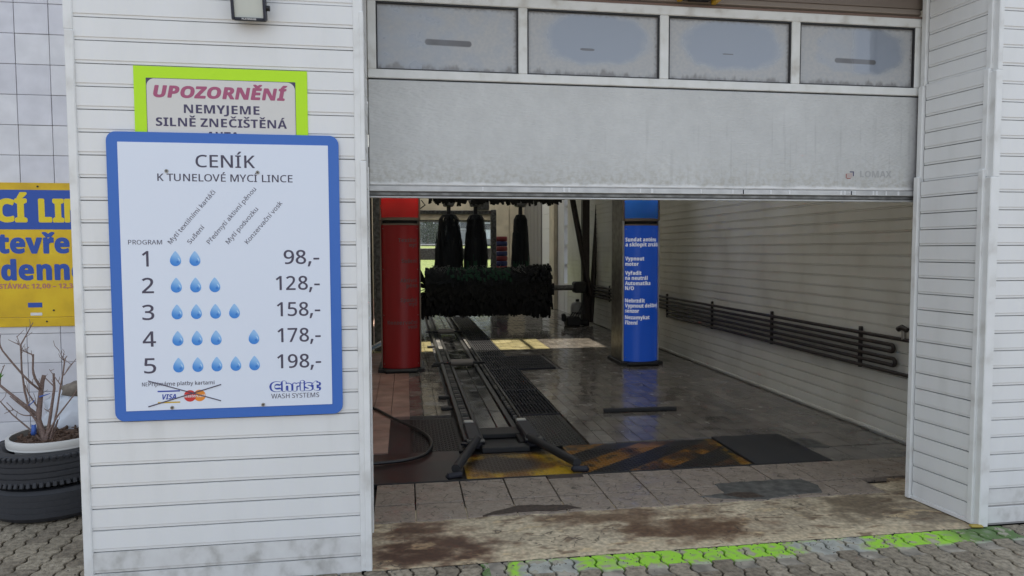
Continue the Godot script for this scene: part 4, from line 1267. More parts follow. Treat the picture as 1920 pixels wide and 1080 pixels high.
func brushes() -> void:
	# big horizontal brush across the lane
	var hb := thing("wash_brush", "huge black horizontal wash brush across the lane, green strips showing on top", "brush", Vector3(1.7, 0.2, -11))
	var ax := Vector3(0, 0.79, -11.0)
	var blackst := G()
	var greenst := G()
	var n := 0
	for i in 58:
		var x := 0.42 + i * 0.0448
		var big := 1.0 if x < 2.45 else 1.0 + 0.13 * sst(2.45, 2.7, x)
		for k in 22:
			var a := TAU * (k + rng.randf_range(-0.4, 0.4)) / 22.0 + i * 0.7
			var d := Vector3(rng.randf_range(-0.05, 0.05), sin(a), cos(a)).normalized()
			var r := rng.randf_range(0.455, 0.485) * big
			var p0 := ax + Vector3(x, 0, 0) + d * 0.30
			var p1 := ax + Vector3(x, 0, 0) + d * (r - 0.03)
			var side := Vector3(0, 0, signf(cos(a)))
			var flop := (Vector3.DOWN * 0.75 + side * (0.55 if sin(a) > 0.3 else 0.0)).normalized()
			var len := rng.randf_range(0.08, 0.17)
			var p2 := p1 + d * 0.022 + flop * 0.03
			var p3 := p2 + flop * len * 0.6 + d * 0.004
			var green: bool = sin(a) > 0.55 and x > 0.85 and x < 2.15 and rng.randf() < 0.7
			(greenst if green else blackst).ribbon([p0, p1, p2, p3], Vector3(0.021, 0, rng.randf_range(-0.006, 0.006)), 0.012)
			n += 1
	# torn ends standing out on the left
	for k in 26:
		var a := rng.randf_range(-0.5, 3.3)
		var d := Vector3(-rng.randf_range(0.25, 0.75), sin(a), cos(a)).normalized()
		var p0 := ax + Vector3(0.46, 0, 0)
		blackst.ribbon([p0 + d * 0.08, p0 + d * 0.28, p0 + d * rng.randf_range(0.40, 0.56) + Vector3(0, -0.05, 0)], Vector3(0.012, 0.008, 0.004), 0.012)
	# a fringe that hangs below
	for i in 60:
		var x := 0.22 + i * 0.0465
		var z := ax.z + rng.randf_range(-0.2, 0.25)
		blackst.ribbon([Vector3(x, 0.72, z), Vector3(x + rng.randf_range(-0.02, 0.02), 0.5, z + 0.05), Vector3(x + rng.randf_range(-0.03, 0.03), rng.randf_range(0.23, 0.31) + (0.10 if x < 1.1 else 0.0), z + 0.06)], Vector3(0.024, 0, 0.006), 0.010)
	for k in 120:
		var a := rng.randf_range(-1.2, 2.4)
		var p0 := Vector3(rng.randf_range(0.22, 0.46), 0.55, -11.05)
		var d := Vector3(rng.randf_range(-0.5, 0.2), sin(a) * 0.7, cos(a)).normalized()
		blackst.ribbon([p0, p0 + d * 0.14, p0 + d * 0.22 + Vector3(0, -0.07, 0), p0 + d * 0.24 + Vector3(0, -0.20, 0)], Vector3(0.02, 0.0, 0.008), 0.01)
	var pale := G()  # thin pale curls put in as the highlights along the brush top
	for k in 46:
		var x := rng.randf_range(0.5, 1.0) if k % 3 == 0 else rng.randf_range(2.1, 3.0)
		if k % 4 == 0:
			x = rng.randf_range(0.9, 2.2)
		var a := rng.randf_range(0.9, 1.9)
		var p0 := ax + Vector3(x, sin(a) * 0.475, cos(a) * 0.475)
		pale.ribbon([p0, p0 + Vector3(rng.randf_range(-0.02, 0.02), 0.022, 0.02), p0 + Vector3(rng.randf_range(-0.07, 0.07), 0.012, 0.05), p0 + Vector3(rng.randf_range(-0.08, 0.08), -0.05, 0.07)], Vector3(0.004, 0.001, 0.002), 0.005)
	stuff(part(hb, "highlight_strips", pale.done(), mat(lin(0.16, 0.17, 0.16), 0.6)))
	stuff(part(hb, "black_strips", blackst.done(), T.foam))
	stuff(part(hb, "green_strips", greenst.done(), T.green_foam))
	part(hb, "core", G().smooth(true).tube([ax + Vector3(0.40, 0, 0), ax + Vector3(3.0, 0, 0)], [0.41], 24).done(), T.foam)
	part(hb, "arm", G().smooth(true).tube([ax + Vector3(2.68, 0.015, 0.32), ax + Vector3(3.50, 0.015, 0.32)], [0.055], 16).done(), T.galv)
	part(hb, "gearbox", G().span(Vector3(3.46, 0.70, -10.80), Vector3(3.72, 0.93, -10.52), 0.03).done(), T.black)
	# vertical brushes
	for v in [[1.02, 0.335, false, "leftmost and widest of three hanging brushes, all black"], [1.655, 0.28, true, "middle hanging brush, black with a green lower half"], [2.735, 0.215, true, "slim hanging brush on the right, black above and green below"]]:
		var vb := thing("hanging_brush", v[3], "brush", Vector3(v[0], 0.4, -13), "upright brushes behind the horizontal brush")
		var bk := G()
		var gn := G()
		for tier in 9:
			var y := 2.44 - tier * 0.16
			for k in 22:
				var a := TAU * (k + rng.randf_range(-0.4, 0.4)) / 22.0
				var d := Vector3(cos(a), 0, sin(a))
				var r: float = v[1] * rng.randf_range(0.86, 1.0) * (0.80 + 0.20 * minf(1.0, tier / 3.0))
				var c := Vector3(v[0], y, -13.0)
				var pts := [c + d * 0.05, c + d * r * 0.62 + Vector3(0, -0.015, 0), c + d * r * 0.93 + Vector3(0, -0.12, 0), c + d * r + Vector3(0, -0.34, 0), c + d * r * rng.randf_range(0.98, 1.1) + Vector3(0, -0.62, 0)]
				(gn if v[2] and tier > 4 - (1 if v[1] < 0.2 else 0) and rng.randf() < 0.8 else bk).ribbon(pts, d.cross(Vector3.UP) * 0.026, 0.008)
		stuff(part(vb, "black_strips", bk.done(), T.foam))
		if v[2]:
			stuff(part(vb, "green_strips", gn.done(), T.green_foam))
		part(vb, "shaft", G().smooth(true).tube([Vector3(v[0], 0.5, -13), Vector3(v[0], 2.5, -13), Vector3(v[0], 2.95, -13)], [0.05, 0.05, 0.035], 14).done(), T.black)
		part(vb, "motor", G().span(Vector3(v[0] - 0.13, 2.62, -13.13), Vector3(v[0] + 0.13, 2.80, -12.87), 0.03).done(), T.galv)
		for s in [-0.16, 0.14]:
			part(vb, "hose_end", G().smooth(true).tube([Vector3(v[0] + s * 0.5, 2.62, -12.9), Vector3(v[0] + s, 2.72, -12.85), Vector3(v[0] + s * 1.3, 2.95, -12.9)], [0.018], 8).done(), T.steel)
	# roof brush: only its lower edge shows
	var rb := thing("wash_brush", "black roof brush whose ragged underside shows below the raised door", "brush", Vector3(1.85, 2.5, -10.8))
	var rs := G()
	for i in 66:
		var x := 0.52 + i * 0.0415
		for k in 4:
			var z := -10.9 + k * 0.09
			var yb := 2.52 + 0.05 * absf(sin(i * 0.9)) + rng.randf_range(-0.03, 0.06) + (0.04 if i % 9 < 3 else 0.0)
			rs.ribbon([Vector3(x, 3.0, z), Vector3(x + rng.randf_range(-0.02, 0.02), 2.75, z + 0.02), Vector3(x + rng.randf_range(-0.03, 0.03), yb, z)], Vector3(0.023, 0, 0.004), 0.01)
	stuff(part(rb, "black_strips", rs.done(), T.foam))
	part(rb, "core", G().smooth(true).tube([Vector3(0.4, 3.0, -10.77), Vector3(3.4, 3.0, -10.77)], [0.16], 16).done(), T.foam)
	# frames
	var ga := thing("wash_gantry", "dark steel gantry legs with leaning struts beside the right wall", "gantry", Vector3(3.8, 0, -11))
	part(ga, "upright", G().span(Vector3(3.68, 0, -10.88), Vector3(3.83, 3.3, -10.72), 0.01).done(), T.pipe)
	for s in [[Vector3(3.42, 2.95, -10.8), Vector3(3.84, 0.62, -10.7)], [Vector3(4.12, 2.95, -11.0), Vector3(3.90, 0.05, -10.9)], [Vector3(3.38, 2.4, -11.4), Vector3(3.38, 2.4, -11.4)]]:
		if s[0] != s[1]:
			part(ga, "strut", G().smooth(true).tube([s[0], s[1]], [0.062], 4).done(), T.pipe)
	part(ga, "foot_motor", G().span(Vector3(3.30, 0.0, -10.85), Vector3(3.60, 0.20, -10.55), 0.03).span(Vector3(3.22, 0.10, -10.75), Vector3(3.30, 0.26, -10.62), 0.02).span(Vector3(3.58, 0.03, -10.82), Vector3(3.78, 0.13, -10.64), 0.02).done(), T.black)
	for k in 4:
		part(ga, "cable", G().smooth(true).tube([Vector3(3.35 + 0.06 * k, 0.18, -10.55), Vector3(3.42 + 0.05 * k, 0.30, -10.52), Vector3(3.52 + 0.05 * k, 0.26, -10.5), Vector3(3.66, 0.5 + 0.08 * k, -10.62)], [0.012], 6).done(), T.black)
	var cn := thing("plastic_canister", "pale ribbed plastic canister on the floor beside the gantry foot", "canister", Vector3(3.70, 0, -11.25))
	part(cn, "body", G().smooth(true).lathe(Vector3(3.70, 0, -11.25), [Vector2(0.0, 0.0), Vector2(0.13, 0.0), Vector2(0.15, 0.03), Vector2(0.15, 0.16), Vector2(0.142, 0.18), Vector2(0.15, 0.20), Vector2(0.15, 0.36), Vector2(0.12, 0.44), Vector2(0.05, 0.47), Vector2(0.0, 0.47)], 20).done(), mat(lin(0.42, 0.42, 0.40), 0.4))
	part(cn, "cap", G().smooth(true).lathe(Vector3(3.70, 0.47, -11.25), [Vector2(0.0, 0.0), Vector2(0.04, 0.0), Vector2(0.04, 0.05), Vector2(0.0, 0.05)], 14).done(), T.black)
	var fr := thing("dryer_arch", "grey steel arch behind the hanging brushes with a level top beam", "steel arch", Vector3(1.3, 0, -14.2))
	part(fr, "leg", G().span(Vector3(2.16, 0, -14.26), Vector3(2.30, 2.62, -14.12), 0.01).done(), T.galv)
	part(fr, "leg", G().span(Vector3(-0.2, 0, -14.26), Vector3(-0.06, 2.62, -14.12), 0.01).done(), T.galv)
	part(fr, "top_beam", G().span(Vector3(-0.06, 2.50, -14.25), Vector3(2.16, 2.60, -14.13), 0.01).done(), T.galv)
	part(fr, "junction_box", G().span(Vector3(1.78, 2.61, -14.28), Vector3(2.12, 2.95, -14.1), 0.02).done(), T.galv)
	part(fr, "bracket", G().smooth(true).tube([Vector3(0.36, 2.62, -14.1), Vector3(0.50, 2.72, -14.0), Vector3(0.40, 2.84, -14.0)], [0.014], 6).done(), T.black)
	var tower := thing("foam_roller", "upright roller of blue and red bands behind the middle hanging brush", "roller", Vector3(2.5, 0, -15.5))
	for k in 12:
		part(tower, "foam_band", G().smooth(true).lathe(Vector3(2.62, 0.35 + k * 0.135, -15.5), [Vector2(0.0, 0.0), Vector2(0.15, 0.0), Vector2(0.165, 0.03), Vector2(0.165, 0.10), Vector2(0.15, 0.132), Vector2(0.0, 0.132)], 16).done(), mat(lin(0.02, 0.03, 0.11), 0.7) if k % 2 == 0 else mat(lin(0.16, 0.015, 0.02), 0.7))
	part(tower, "base", G().span(Vector3(2.44, 0, -15.68), Vector3(2.80, 0.345, -15.32), 0.02).done(), T.black)
	var lp := thing("steel_post", "dark steel post behind the red column, close to the left jamb", "post", Vector3(-0.46, 0, -7.8))
	part(lp, "post", G().span(Vector3(-0.50, 0, -7.9), Vector3(-0.36, 3.4, -7.72), 0.01).done(), T.galv)
	part(lp, "cover_plate", G().span(Vector3(-0.60, 0.02, -7.70), Vector3(-0.515, 3.2, -7.62), 0.006).done(), T.pipe)
	var wh := thing("supply_hoses", "pale blue and white hoses on the floor behind the red column", "hose", Vector3(-0.5, 0, -7.6))
	for k in 3:
		part(wh, "hose", G().smooth(true).tube([Vector3(-0.75, 0.03 + 0.02 * k, -7.5), Vector3(-0.55, 0.035 + 0.025 * k, -7.55), Vector3(-0.42, 0.09 + 0.03 * k, -7.6), Vector3(-0.25, 0.16 + 0.03 * k, -7.75)], [0.014], 8).done(), mat([lin(0.5, 0.6, 0.7), lin(0.25, 0.4, 0.6), lin(0.65, 0.66, 0.68)][k], 0.4))

func pipes() -> void:
	var w := 4.031
	var ph := thing("pipe_register", "long brown heating pipes with hairpin bends along the right wall", "heating pipes", Vector3(w - 0.04, 0.57, -4.4))
	var ys := [0.862, 0.803, 0.748, 0.690, 0.634, 0.577]
	var x := w - 0.052
	var ends := [[-7.4, -1.40], [-7.4, -1.72], [-7.4, -1.72], [-7.4, -1.70], [-6.68, -1.70], [-6.68, -1.2]]
	for k in 6:
		part(ph, "pipe", G().smooth(true).tube([Vector3(x, ys[k], ends[k][0]), Vector3(x, ys[k], ends[k][1])], [0.0165], 12).done(), T.pipe)
	for b in [[1, 2, -1.72, 1.0], [3, 4, -1.70, 1.0], [4, 5, -6.68, -1.0]]:
		var pts := []
		var cy: float = (ys[b[0]] + ys[b[1]]) * 0.5
		var r: float = (ys[b[0]] - ys[b[1]]) * 0.5
		for q in 9:
			var a := PI * q / 8.0
			pts.append(Vector3(x, cy + r * cos(a), b[2] + b[3] * r * sin(a)))
		part(ph, "hairpin_bend", G().smooth(true).tube(pts, [0.0165], 12).done(), T.pipe)
	for z in [-6.80, -5.20, -3.68, -2.16]:
		part(ph, "wall_bracket", G().span(Vector3(w - 0.034, 0.545, z - 0.014), Vector3(w - 0.006, 0.91, z + 0.014), 0.003).done(), T.pipe)
	part(ph, "end_valve", G().smooth(true).tube([Vector3(x, 0.865, -1.58), Vector3(x, 0.94, -1.58)], [0.018], 10).done(), T.bolt)
	part(ph, "valve_handle", G().smooth(true).tube([Vector3(x - 0.02, 0.945, -1.62), Vector3(x - 0.02, 0.965, -1.58), Vector3(x - 0.01, 0.945, -1.53)], [0.022], 10).done(), T.pipe)
	var p2 := thing("pipe_register", "short run of dark pipes on the right wall behind the blue column", "heating pipes", Vector3(w - 0.04, 0.62, -10.2))
	for y in [0.82, 0.75, 0.68, 0.61]:
		part(p2, "pipe", G().smooth(true).tube([Vector3(x, y, -11.6), Vector3(x, y, -8.6)], [0.022], 10).done(), T.pipe)
	part(p2, "wall_bracket", G().span(Vector3(w - 0.034, 0.56, -9.9), Vector3(w - 0.006, 0.88, -9.86), 0.003).done(), T.pipe)

# ---------------------------------------------------------------- the far end
func exit_end() -> void:
	var d := thing("exit_door", "glazed exit door at the far end with a dark cross rail and lawn beyond", "door", Vector3(1.7, 0, -20.1))
	part(d, "door_rail", G().span(Vector3(0.32, 1.27, -20.14), Vector3(2.96, 1.66, -20.06), 0.01).done(), T.galv)
	part(d, "door_rail", G().span(Vector3(0.32, 0.0, -20.14), Vector3(2.96, 0.16, -20.06), 0.01).done(), T.galv)
	part(d, "door_rail", G().span(Vector3(0.32, 2.54, -20.14), Vector3(2.96, 2.615, -20.06), 0.01).done(), T.galv)
	for x in [0.32, 1.60, 2.88]:
		part(d, "door_stile", G().span(Vector3(x, 0.16, -20.135), Vector3(x + 0.07, 1.268, -20.065), 0.008).span(Vector3(x, 1.662, -20.135), Vector3(x + 0.07, 2.538, -20.065), 0.008).done(), T.galv)
	for x in [0.39, 1.67]:
		for y in [[0.16, 1.27], [1.66, 2.54]]:
			part(d, "pane", G().span(Vector3(x, y[0], -20.105), Vector3(x + 1.21, y[1], -20.097)).done(), T.glass)
	# house beyond the lawn
	var h := thing("house", "grey rendered house with white windows seen through the exit door", "house", Vector3(4, 2.0, -46))
	var hw := part(h, "wall", G().span(Vector3(-6, 1.5, -54), Vector3(16, 7.0, -46)).done(), T.plaster)
	for k in 5:
		var x := -3.4 + k * 2.4
		var wn := part(h, "window", G().span(Vector3(x, 3.05, -46.02), Vector3(x + 1.2, 4.5, -45.94), 0.02).done(), T.white)
		for s in [0.07, 0.64]:
			part(wn, "pane", G().span(Vector3(x + s, 3.12, -45.945), Vector3(x + s + 0.49, 4.43, -45.93)).done(), mat(lin(0.05, 0.06, 0.07), 0.08))
	var rf := G()
	rf.quad(Vector3(-6.5, 6.9, -45.4), Vector3(16.5, 6.9, -45.4), Vector3(16.5, 9.6, -50), Vector3(-6.5, 9.6, -50), Vector3(0, 1, 1))
	rf.quad(Vector3(-6.5, 6.9, -54.6), Vector3(16.5, 6.9, -54.6), Vector3(16.5, 9.6, -50), Vector3(-6.5, 9.6, -50), Vector3(0, 1, -1))
	rf.quad(Vector3(-6.5, 6.8, -45.4), Vector3(16.5, 6.8, -45.4), Vector3(16.5, 6.8, -54.6), Vector3(-6.5, 6.8, -54.6), Vector3.DOWN)
	part(h, "roof", rf.done(), mat(lin(0.14, 0.06, 0.045), 0.8))
	for i in 3:
		var sx: float = [1.55, 2.35, 7.0][i]
		var sb := thing("shrub", ["round dark shrub in front of the far house, the one nearest the left window", "lower dark shrub right beside the round one at the far house", "dark shrub by the far end of the grey house"][i], "shrub", Vector3(sx, 1.95, -45.0))
		var lv := G()
		for q in 900:
			var dd := Vector3(rng.randfn(), rng.randfn(), rng.randfn()).normalized() * pow(rng.randf(), 0.4)
			var c := Vector3(sx, [2.85, 2.6, 2.7][i], -45.0) + dd * Vector3(0.75, 0.85, 0.6)
			lv.box(c, Vector3(0.11, 0.006, 0.06), 0.0, Basis(Vector3(rng.randfn(), rng.randfn(), rng.randfn()).normalized(), rng.randf() * TAU))
		stuff(part(sb, "leaves", lv.done(), T.leaf))
		part(sb, "stem", G().smooth(true).tube([Vector3(sx, 1.85, -45), Vector3(sx, 2.7, -45)], [0.06, 0.03], 8).done(), T.bark)
	# parked car, a sliver of which shows between the brushes
	var car := thing("parked_car", "pale silver car on the road behind the lawn, between two hanging brushes", "car", Vector3(4.9, 1.97, -43.0))
	var prof := PackedVector2Array([Vector2(-2.1, 0.35), Vector2(2.1, 0.35), Vector2(2.12, 0.72), Vector2(1.25, 0.92), Vector2(0.62, 1.40), Vector2(-1.35, 1.43), Vector2(-2.0, 0.98), Vector2(-2.12, 0.62)])
	var pp := PackedVector2Array()
	for q in prof:
		pp.append(q + Vector2(4.9 + 1.4, 1.97))
	part(car, "body", G().plate(pp, -43.85, -42.15).done(), mat(lin(0.50, 0.54, 0.60), 0.25))
	var gp := PackedVector2Array()
	for q in [Vector2(1.10, 0.93), Vector2(0.56, 1.34), Vector2(-1.25, 1.37), Vector2(-1.75, 0.98)]:
		gp.append(q + Vector2(6.3, 1.97))
	part(car, "side_glass", G().plate(gp, -42.16, -42.14).done(), mat(lin(0.02, 0.025, 0.03), 0.05))
	for sx in [-1.3, 1.3]:
		for sz in [-43.75, -42.25]:
			var wh := part(car, "wheel", G().smooth(true).tube([Vector3(6.3 + sx, 2.29, sz - 0.12), Vector3(6.3 + sx, 2.29, sz + 0.12)], [0.32], 20).done(), T.rubber)
			part(wh, "rim", G().smooth(true).tube([Vector3(6.3 + sx, 2.29, sz - 0.125), Vector3(6.3 + sx, 2.29, sz + 0.125)], [0.19], 16).done(), T.alu)

# ---------------------------------------------------------------- signs
func rounded(x0: float, y0: float, x1: float, y1: float, r: float) -> PackedVector2Array:
	var p := PackedVector2Array()
	for c in [[x1 - r, y1 - r, 0.0], [x0 + r, y1 - r, 0.5], [x0 + r, y0 + r, 1.0], [x1 - r, y0 + r, 1.5]]:
		for k in 7:
			var a: float = PI * (c[2] + 0.5 * k / 6.0)
			p.append(Vector2(c[0] + cos(a) * r, c[1] + sin(a) * r))
	return p

func disc(x: float, y: float, r: float, n := 24) -> PackedVector2Array:
	var p := PackedVector2Array()
	for k in n:
		p.append(Vector2(x + cos(TAU * k / n) * r, y + sin(TAU * k / n) * r))
	return p

func stroke(a: Vector2, b: Vector2, w: float) -> PackedVector2Array:
	var n := (b - a).orthogonal().normalized() * w * 0.5
	return PackedVector2Array([a + n, b + n, b - n, a - n])

func signs() -> void:
	var R := font(false, 0.0)
	var S := font(false, 1.2)
	# price list
	var p := thing("price_board", "white price list with wide blue border, rows of blue drops and prices", "sign", Vector3(-0.83, 0.80, 0.012))
	part(p, "blue_board", G().plate(rounded(-1.346, 0.804, -0.311, 2.1465, 0.042), 0.006, 0.015).done(), T.sign_blue)
	part(p, "white_print", G().plate(rounded(-1.297, 0.852, -0.3605, 2.0995, 0.002), 0.0152, 0.0172).done(), T.sign_white)
	var z := 0.0178
	lettering(p, "CENÍK", S, T.ink, -0.960, -0.696, 1.988, 0.058, z)
	lettering(p, "K TUNELOVÉ MYCÍ LINCE", S, T.ink, -1.129, -0.526, 1.923, 0.034, z)
	lettering(p, "PROGRAM", R, T.ink, -1.264, -1.117, 1.630, 0.0205, z)
	var ang := deg_to_rad(50.0)
	for d in [["Mytí textilními kartáči", -1.078, 0.316], ["Sušení", -0.993, 0.104], ["Předmytí aktivní pěnou", -0.907, 0.336], ["Mytí podvozku", -0.822, 0.214], ["Konzervační vosk", -0.736, 0.252]]:
		var o := Vector2(d[1], 1.630)
		lettering(p, d[0], R, T.ink, 0.0, d[2], 0.0, 0.0205, z, func(q: Vector3) -> Vector3:
			var w := Vector2(q.x, q.y).rotated(ang) + o
			return Vector3(w.x, w.y, q.z))
	var dy := [1.5275, 1.4035, 1.278, 1.1530, 1.0270]
	var prices := [["98,-", -0.574], ["128,-", -0.613], ["158,-", -0.610], ["178,-", -0.610], ["198,-", -0.614]]
	var have := [[0, 1], [0, 1, 2], [0, 1, 2, 3], [0, 1, 2, 4], [0, 1, 2, 3, 4]]
	for k in 5:
		var x1: float = [-1.178, -1.159, -1.161, -1.157, -1.160][k]
		var x0: float = [-1.206, -1.211, -1.213, -1.215, -1.213][k]
		lettering(p, str(k + 1), S, T.ink, x0, x1, dy[k], 0.072, z)
		lettering(p, prices[k][0], S, T.ink, prices[k][1], -0.4095, dy[k] + 0.0075, 0.0675, z)
		for c in have[k]:
			var cx: float = -1.0605 + 0.0855 * c
			var y0: float = dy[k] + 0.001
			var g := G()
			g.uvf = func(q: Vector3) -> Vector2: return Vector2((q.x - cx + 0.025) / 0.05, 1.0 - (q.y - y0) / 0.070)
			var pts := PackedVector2Array()
			for q in 25:
				var a := -PI * 0.5 + TAU * q / 25.0
				var s := sin(a)
				var tip := pow(maxf(0.0, s), 1.0)
				pts.append(Vector2(cx + cos(a) * 0.0245 * (1.0 - 0.62 * tip * tip), y0 + 0.0245 + (s * 0.0245 if s < 0.0 else s * 0.0455)))
			g.plate(pts, z - 0.0006, z + 0.0002)
			part(p, "water_drop", g.done(), T.drop)
	var f2 := font(false, 1.0)
	lettering(p, "NE", R, T.ink, -1.224, -1.200, 0.967, 0.018, z)
	lettering(p, "Přijímáme platby kartami", f2, T.ink, -1.196, -0.903, 0.967, 0.018, z)
	part(p, "card_bar", G().plate(rounded(-1.157, 0.9375, -1.058, 0.944, 0.001), z - 0.0006, z).done(), T.logo_blue)
	part(p, "card_bar", G().plate(rounded(-1.157, 0.884, -1.058, 0.8905, 0.001), z - 0.0006, z).done(), T.gold)
	lettering(p, "VISA", font(true, 1.0, 0.22), T.logo_blue, -1.142, -1.070, 0.902, 0.0245, z)
	part(p, "card_disc", G().plate(disc(-1.014, 0.915, 0.0275), z - 0.0006, z).done(), T.card_red)
	part(p, "card_disc", G().plate(disc(-0.971, 0.9155, 0.0275), z - 0.0006, z - 0.0002).done(), T.orange)
	lettering(p, "MasterCard", font(true, 0.0, 0.12), T.white, -1.040, -0.945, 0.908, 0.0145, z + 0.0004)
	part(p, "pen_stroke", G().plate(stroke(Vector2(-1.197, 0.992), Vector2(-0.875, 0.887), 0.0045), z, z + 0.0012).done(), T.ink)
	part(p, "pen_stroke", G().plate(stroke(Vector2(-1.199, 0.870), Vector2(-0.873, 0.965), 0.0050), z, z + 0.0018).done(), T.ink)
	lettering(p, "Christ", font(true, 13.0), T.logo_blue, -0.653, -0.412, 0.920, 0.052, z)
	lettering(p, "Christ", font(true, 2.0), T.sign_white, -0.643, -0.422, 0.9225, 0.047, z + 0.0009)
	lettering(p, "WASH SYSTEMS", R, T.ink, -0.645, -0.422, 0.889, 0.0225, z)
	for q in [[-1.088, 1.969], [-0.684, 1.968], [-1.094, 0.862], [-0.683, 0.8615]]:
		part(p, "screw", G().plate(disc(q[0], q[1], 0.0085, 10), z - 0.0006, z + 0.004).done(), T.bolt)
		part(p, "screw_slot", G().plate(disc(q[0], q[1], 0.004, 6), z + 0.0041, z + 0.005).done(), T.black)
	# warning sign behind it
	var w := thing("warning_sign", "lime-bordered warning sign with red heading, half hidden behind the price list", "sign", Vector3(-0.84, 1.95, 0.005))
	part(w, "lime_border", G().plate(rounded(-1.2235, 1.95, -0.4525, 2.4485, 0.001), 0.0008, 0.0035).done(), T.lime)
	part(w, "dark_backing", G().plate(rounded(-1.1705, 1.98, -0.5068, 2.3955, 0.001), 0.0036, 0.0042).done(), T.ink2)
	part(w, "white_print", G().plate(rounded(-1.168, 1.98, -0.509, 2.393, 0.035), 0.0043, 0.0050).done(), T.paper)
	lettering(w, "UPOZORNĚNÍ", font(true, 4.0, 0.20), T.faded_red, -1.143, -0.545, 2.307, 0.056, 0.0056)
	lettering(w, "NEMYJEME", font(true, 0.0), T.ink2, -1.008, -0.672, 2.239, 0.039, 0.0056)
	lettering(w, "SILNĚ ZNEČIŠTĚNÁ", font(true, 0.0), T.ink2, -1.132, -0.549, 2.177, 0.039, 0.0056)
	lettering(w, "AUTA", font(true, 0.0), T.ink2, -0.912, -0.766, 2.116, 0.039, 0.0056)
	# neighbour's tiled wall with the yellow board
	var tw := thing("tiled_wall", "neighbouring wall of square pale glazed tiles with grey joints", "wall", Vector3(-3.2, 0, -1.7))
	var core := part(tw, "wall", G().span(Vector3(-6.0, -0.06, -1.95), Vector3(-1.46, 4.6, -1.668)).done(), T.grout)
	var vars := []
	for k in 3:
		vars.append(G().box(Vector3(0.1028, 0.0985, 0), Vector3(0.2056, 0.1965, 0.012), 0.002).done())
	for i in 14:
		for j in 21:
			var at := Vector3(-2.5395 + (i - 9) * 0.2095 + 0.0020, 0.043 + j * 0.1998 + 0.0015, -1.664 + rng.randf_range(-0.0008, 0.0008))
			if at.x > -1.67 or at.x < -4.2:
				continue
			part(core, "tile", vars[rng.randi() % 3], T.walltiles[rng.randi() % 3], at, Basis(Vector3(rng.randfn(), rng.randfn(), 0).normalized(), rng.randf_range(-0.004, 0.004)))
	var yb := thing("opening_hours_board", "yellow and blue opening hours board on the tiled wall, cut off by the pier", "sign", Vector3(-2.5, 1.09, -1.64))
	part(yb, "board", G().span(Vector3(-3.55, 1.154, -1.655), Vector3(-1.85, 2.058, -1.648), 0.002).done(), T.yellow)
	part(yb, "folded_edge", G().span(Vector3(-3.55, 1.0905, -1.656), Vector3(-1.85, 1.1525, -1.646), 0.003).done(), T.yellow)
	part(yb, "blue_band", G().span(Vector3(-3.5, 1.7465, -1.6475), Vector3(-1.9, 2.010, -1.6466)).done(), T.blue_ink)
	var yz := -1.6458
	lettering(yb, "MYCÍ", font(true, 4.0), T.yellow_ink, -2.975, -2.497, 1.793, 0.160, yz)
	lettering(yb, "LINKA", font(true, 4.0), T.yellow_ink, -2.431, -1.91, 1.793, 0.160, yz)
	lettering(yb, "Otevřeno", font(true, 3.5), T.blue_ink, -2.815, -2.03, 1.584, 0.138, yz - 0.001)
	lettering(yb, "denně", font(true, 3.5), T.blue_ink, -2.675, -2.145, 1.404, 0.138, yz - 0.001)
	lettering(yb, "PŘESTÁVKA: 12,00 – 12,30", font(true, 2.0), T.mauve_ink, -2.775, -2.207, 1.349, 0.033, yz - 0.001)
	part(yb, "sticker", G().span(Vector3(-2.519, 1.2215, -1.6476), Vector3(-2.431, 1.2535, -1.6466)).done(), T.blue_ink)
	part(yb, "sticker", G().span(Vector3(-2.505, 1.1665, -1.6476), Vector3(-2.433, 1.1855, -1.6466)).done(), T.white)
	for q in [[-2.43, 2.033], [-2.405, 1.125], [-2.36, 1.20]]:
		part(yb, "screw", G().plate(disc(q[0], q[1], 0.006, 8), -1.648, -1.643).done(), T.black)

# ---------------------------------------------------------------- planter of old tyres
func tyre(at: Vector3, R: float, label: String, lugs: int) -> void:
	var t := thing("tyre", label, "tyre", at, "old tyres stacked as a planter")
	var h := 0.205
	var prof := [Vector2(R - 0.10, 0.03), Vector2(R - 0.06, 0.005), Vector2(R - 0.022, 0.010), Vector2(R - 0.006, 0.030)]
	for k in 4:
		var y0 := 0.036 + k * 0.035
		prof.append(Vector2(R, y0))
		prof.append(Vector2(R, y0 + 0.027))
		var gd := 0.007 if lugs > 0 else 0.0018
		prof.append(Vector2(R - gd, y0 + 0.028))
		prof.append(Vector2(R - gd, y0 + 0.034))
	prof.append_array([Vector2(R - 0.006, h - 0.030), Vector2(R - 0.022, h - 0.010), Vector2(R - 0.06, h - 0.005), Vector2(R - 0.085, h - 0.012), Vector2(R - 0.12, h - 0.035), Vector2(R - 0.125, h - 0.06), Vector2(R - 0.115, 0.06), Vector2(R - 0.10, 0.03)])
	part(t, "carcass", G().lathe(at, prof, 56).done(), T.tyre)
	var lg := G()
	for k in lugs:
		var a := TAU * k / lugs
		for y in [0.028, h - 0.028]:
			var rr := R - 0.004
			lg.box(at + Vector3(cos(a) * rr, y, sin(a) * rr), Vector3(0.024, 0.034, TAU * R / lugs * 0.66), 0.004, Basis(Vector3.UP, -a) * Basis(Vector3(0, 0, 1), 0.28 if y < 0.1 else -0.28))
	stuff(part(t, "tread_blocks", lg.done(), T.tyre))

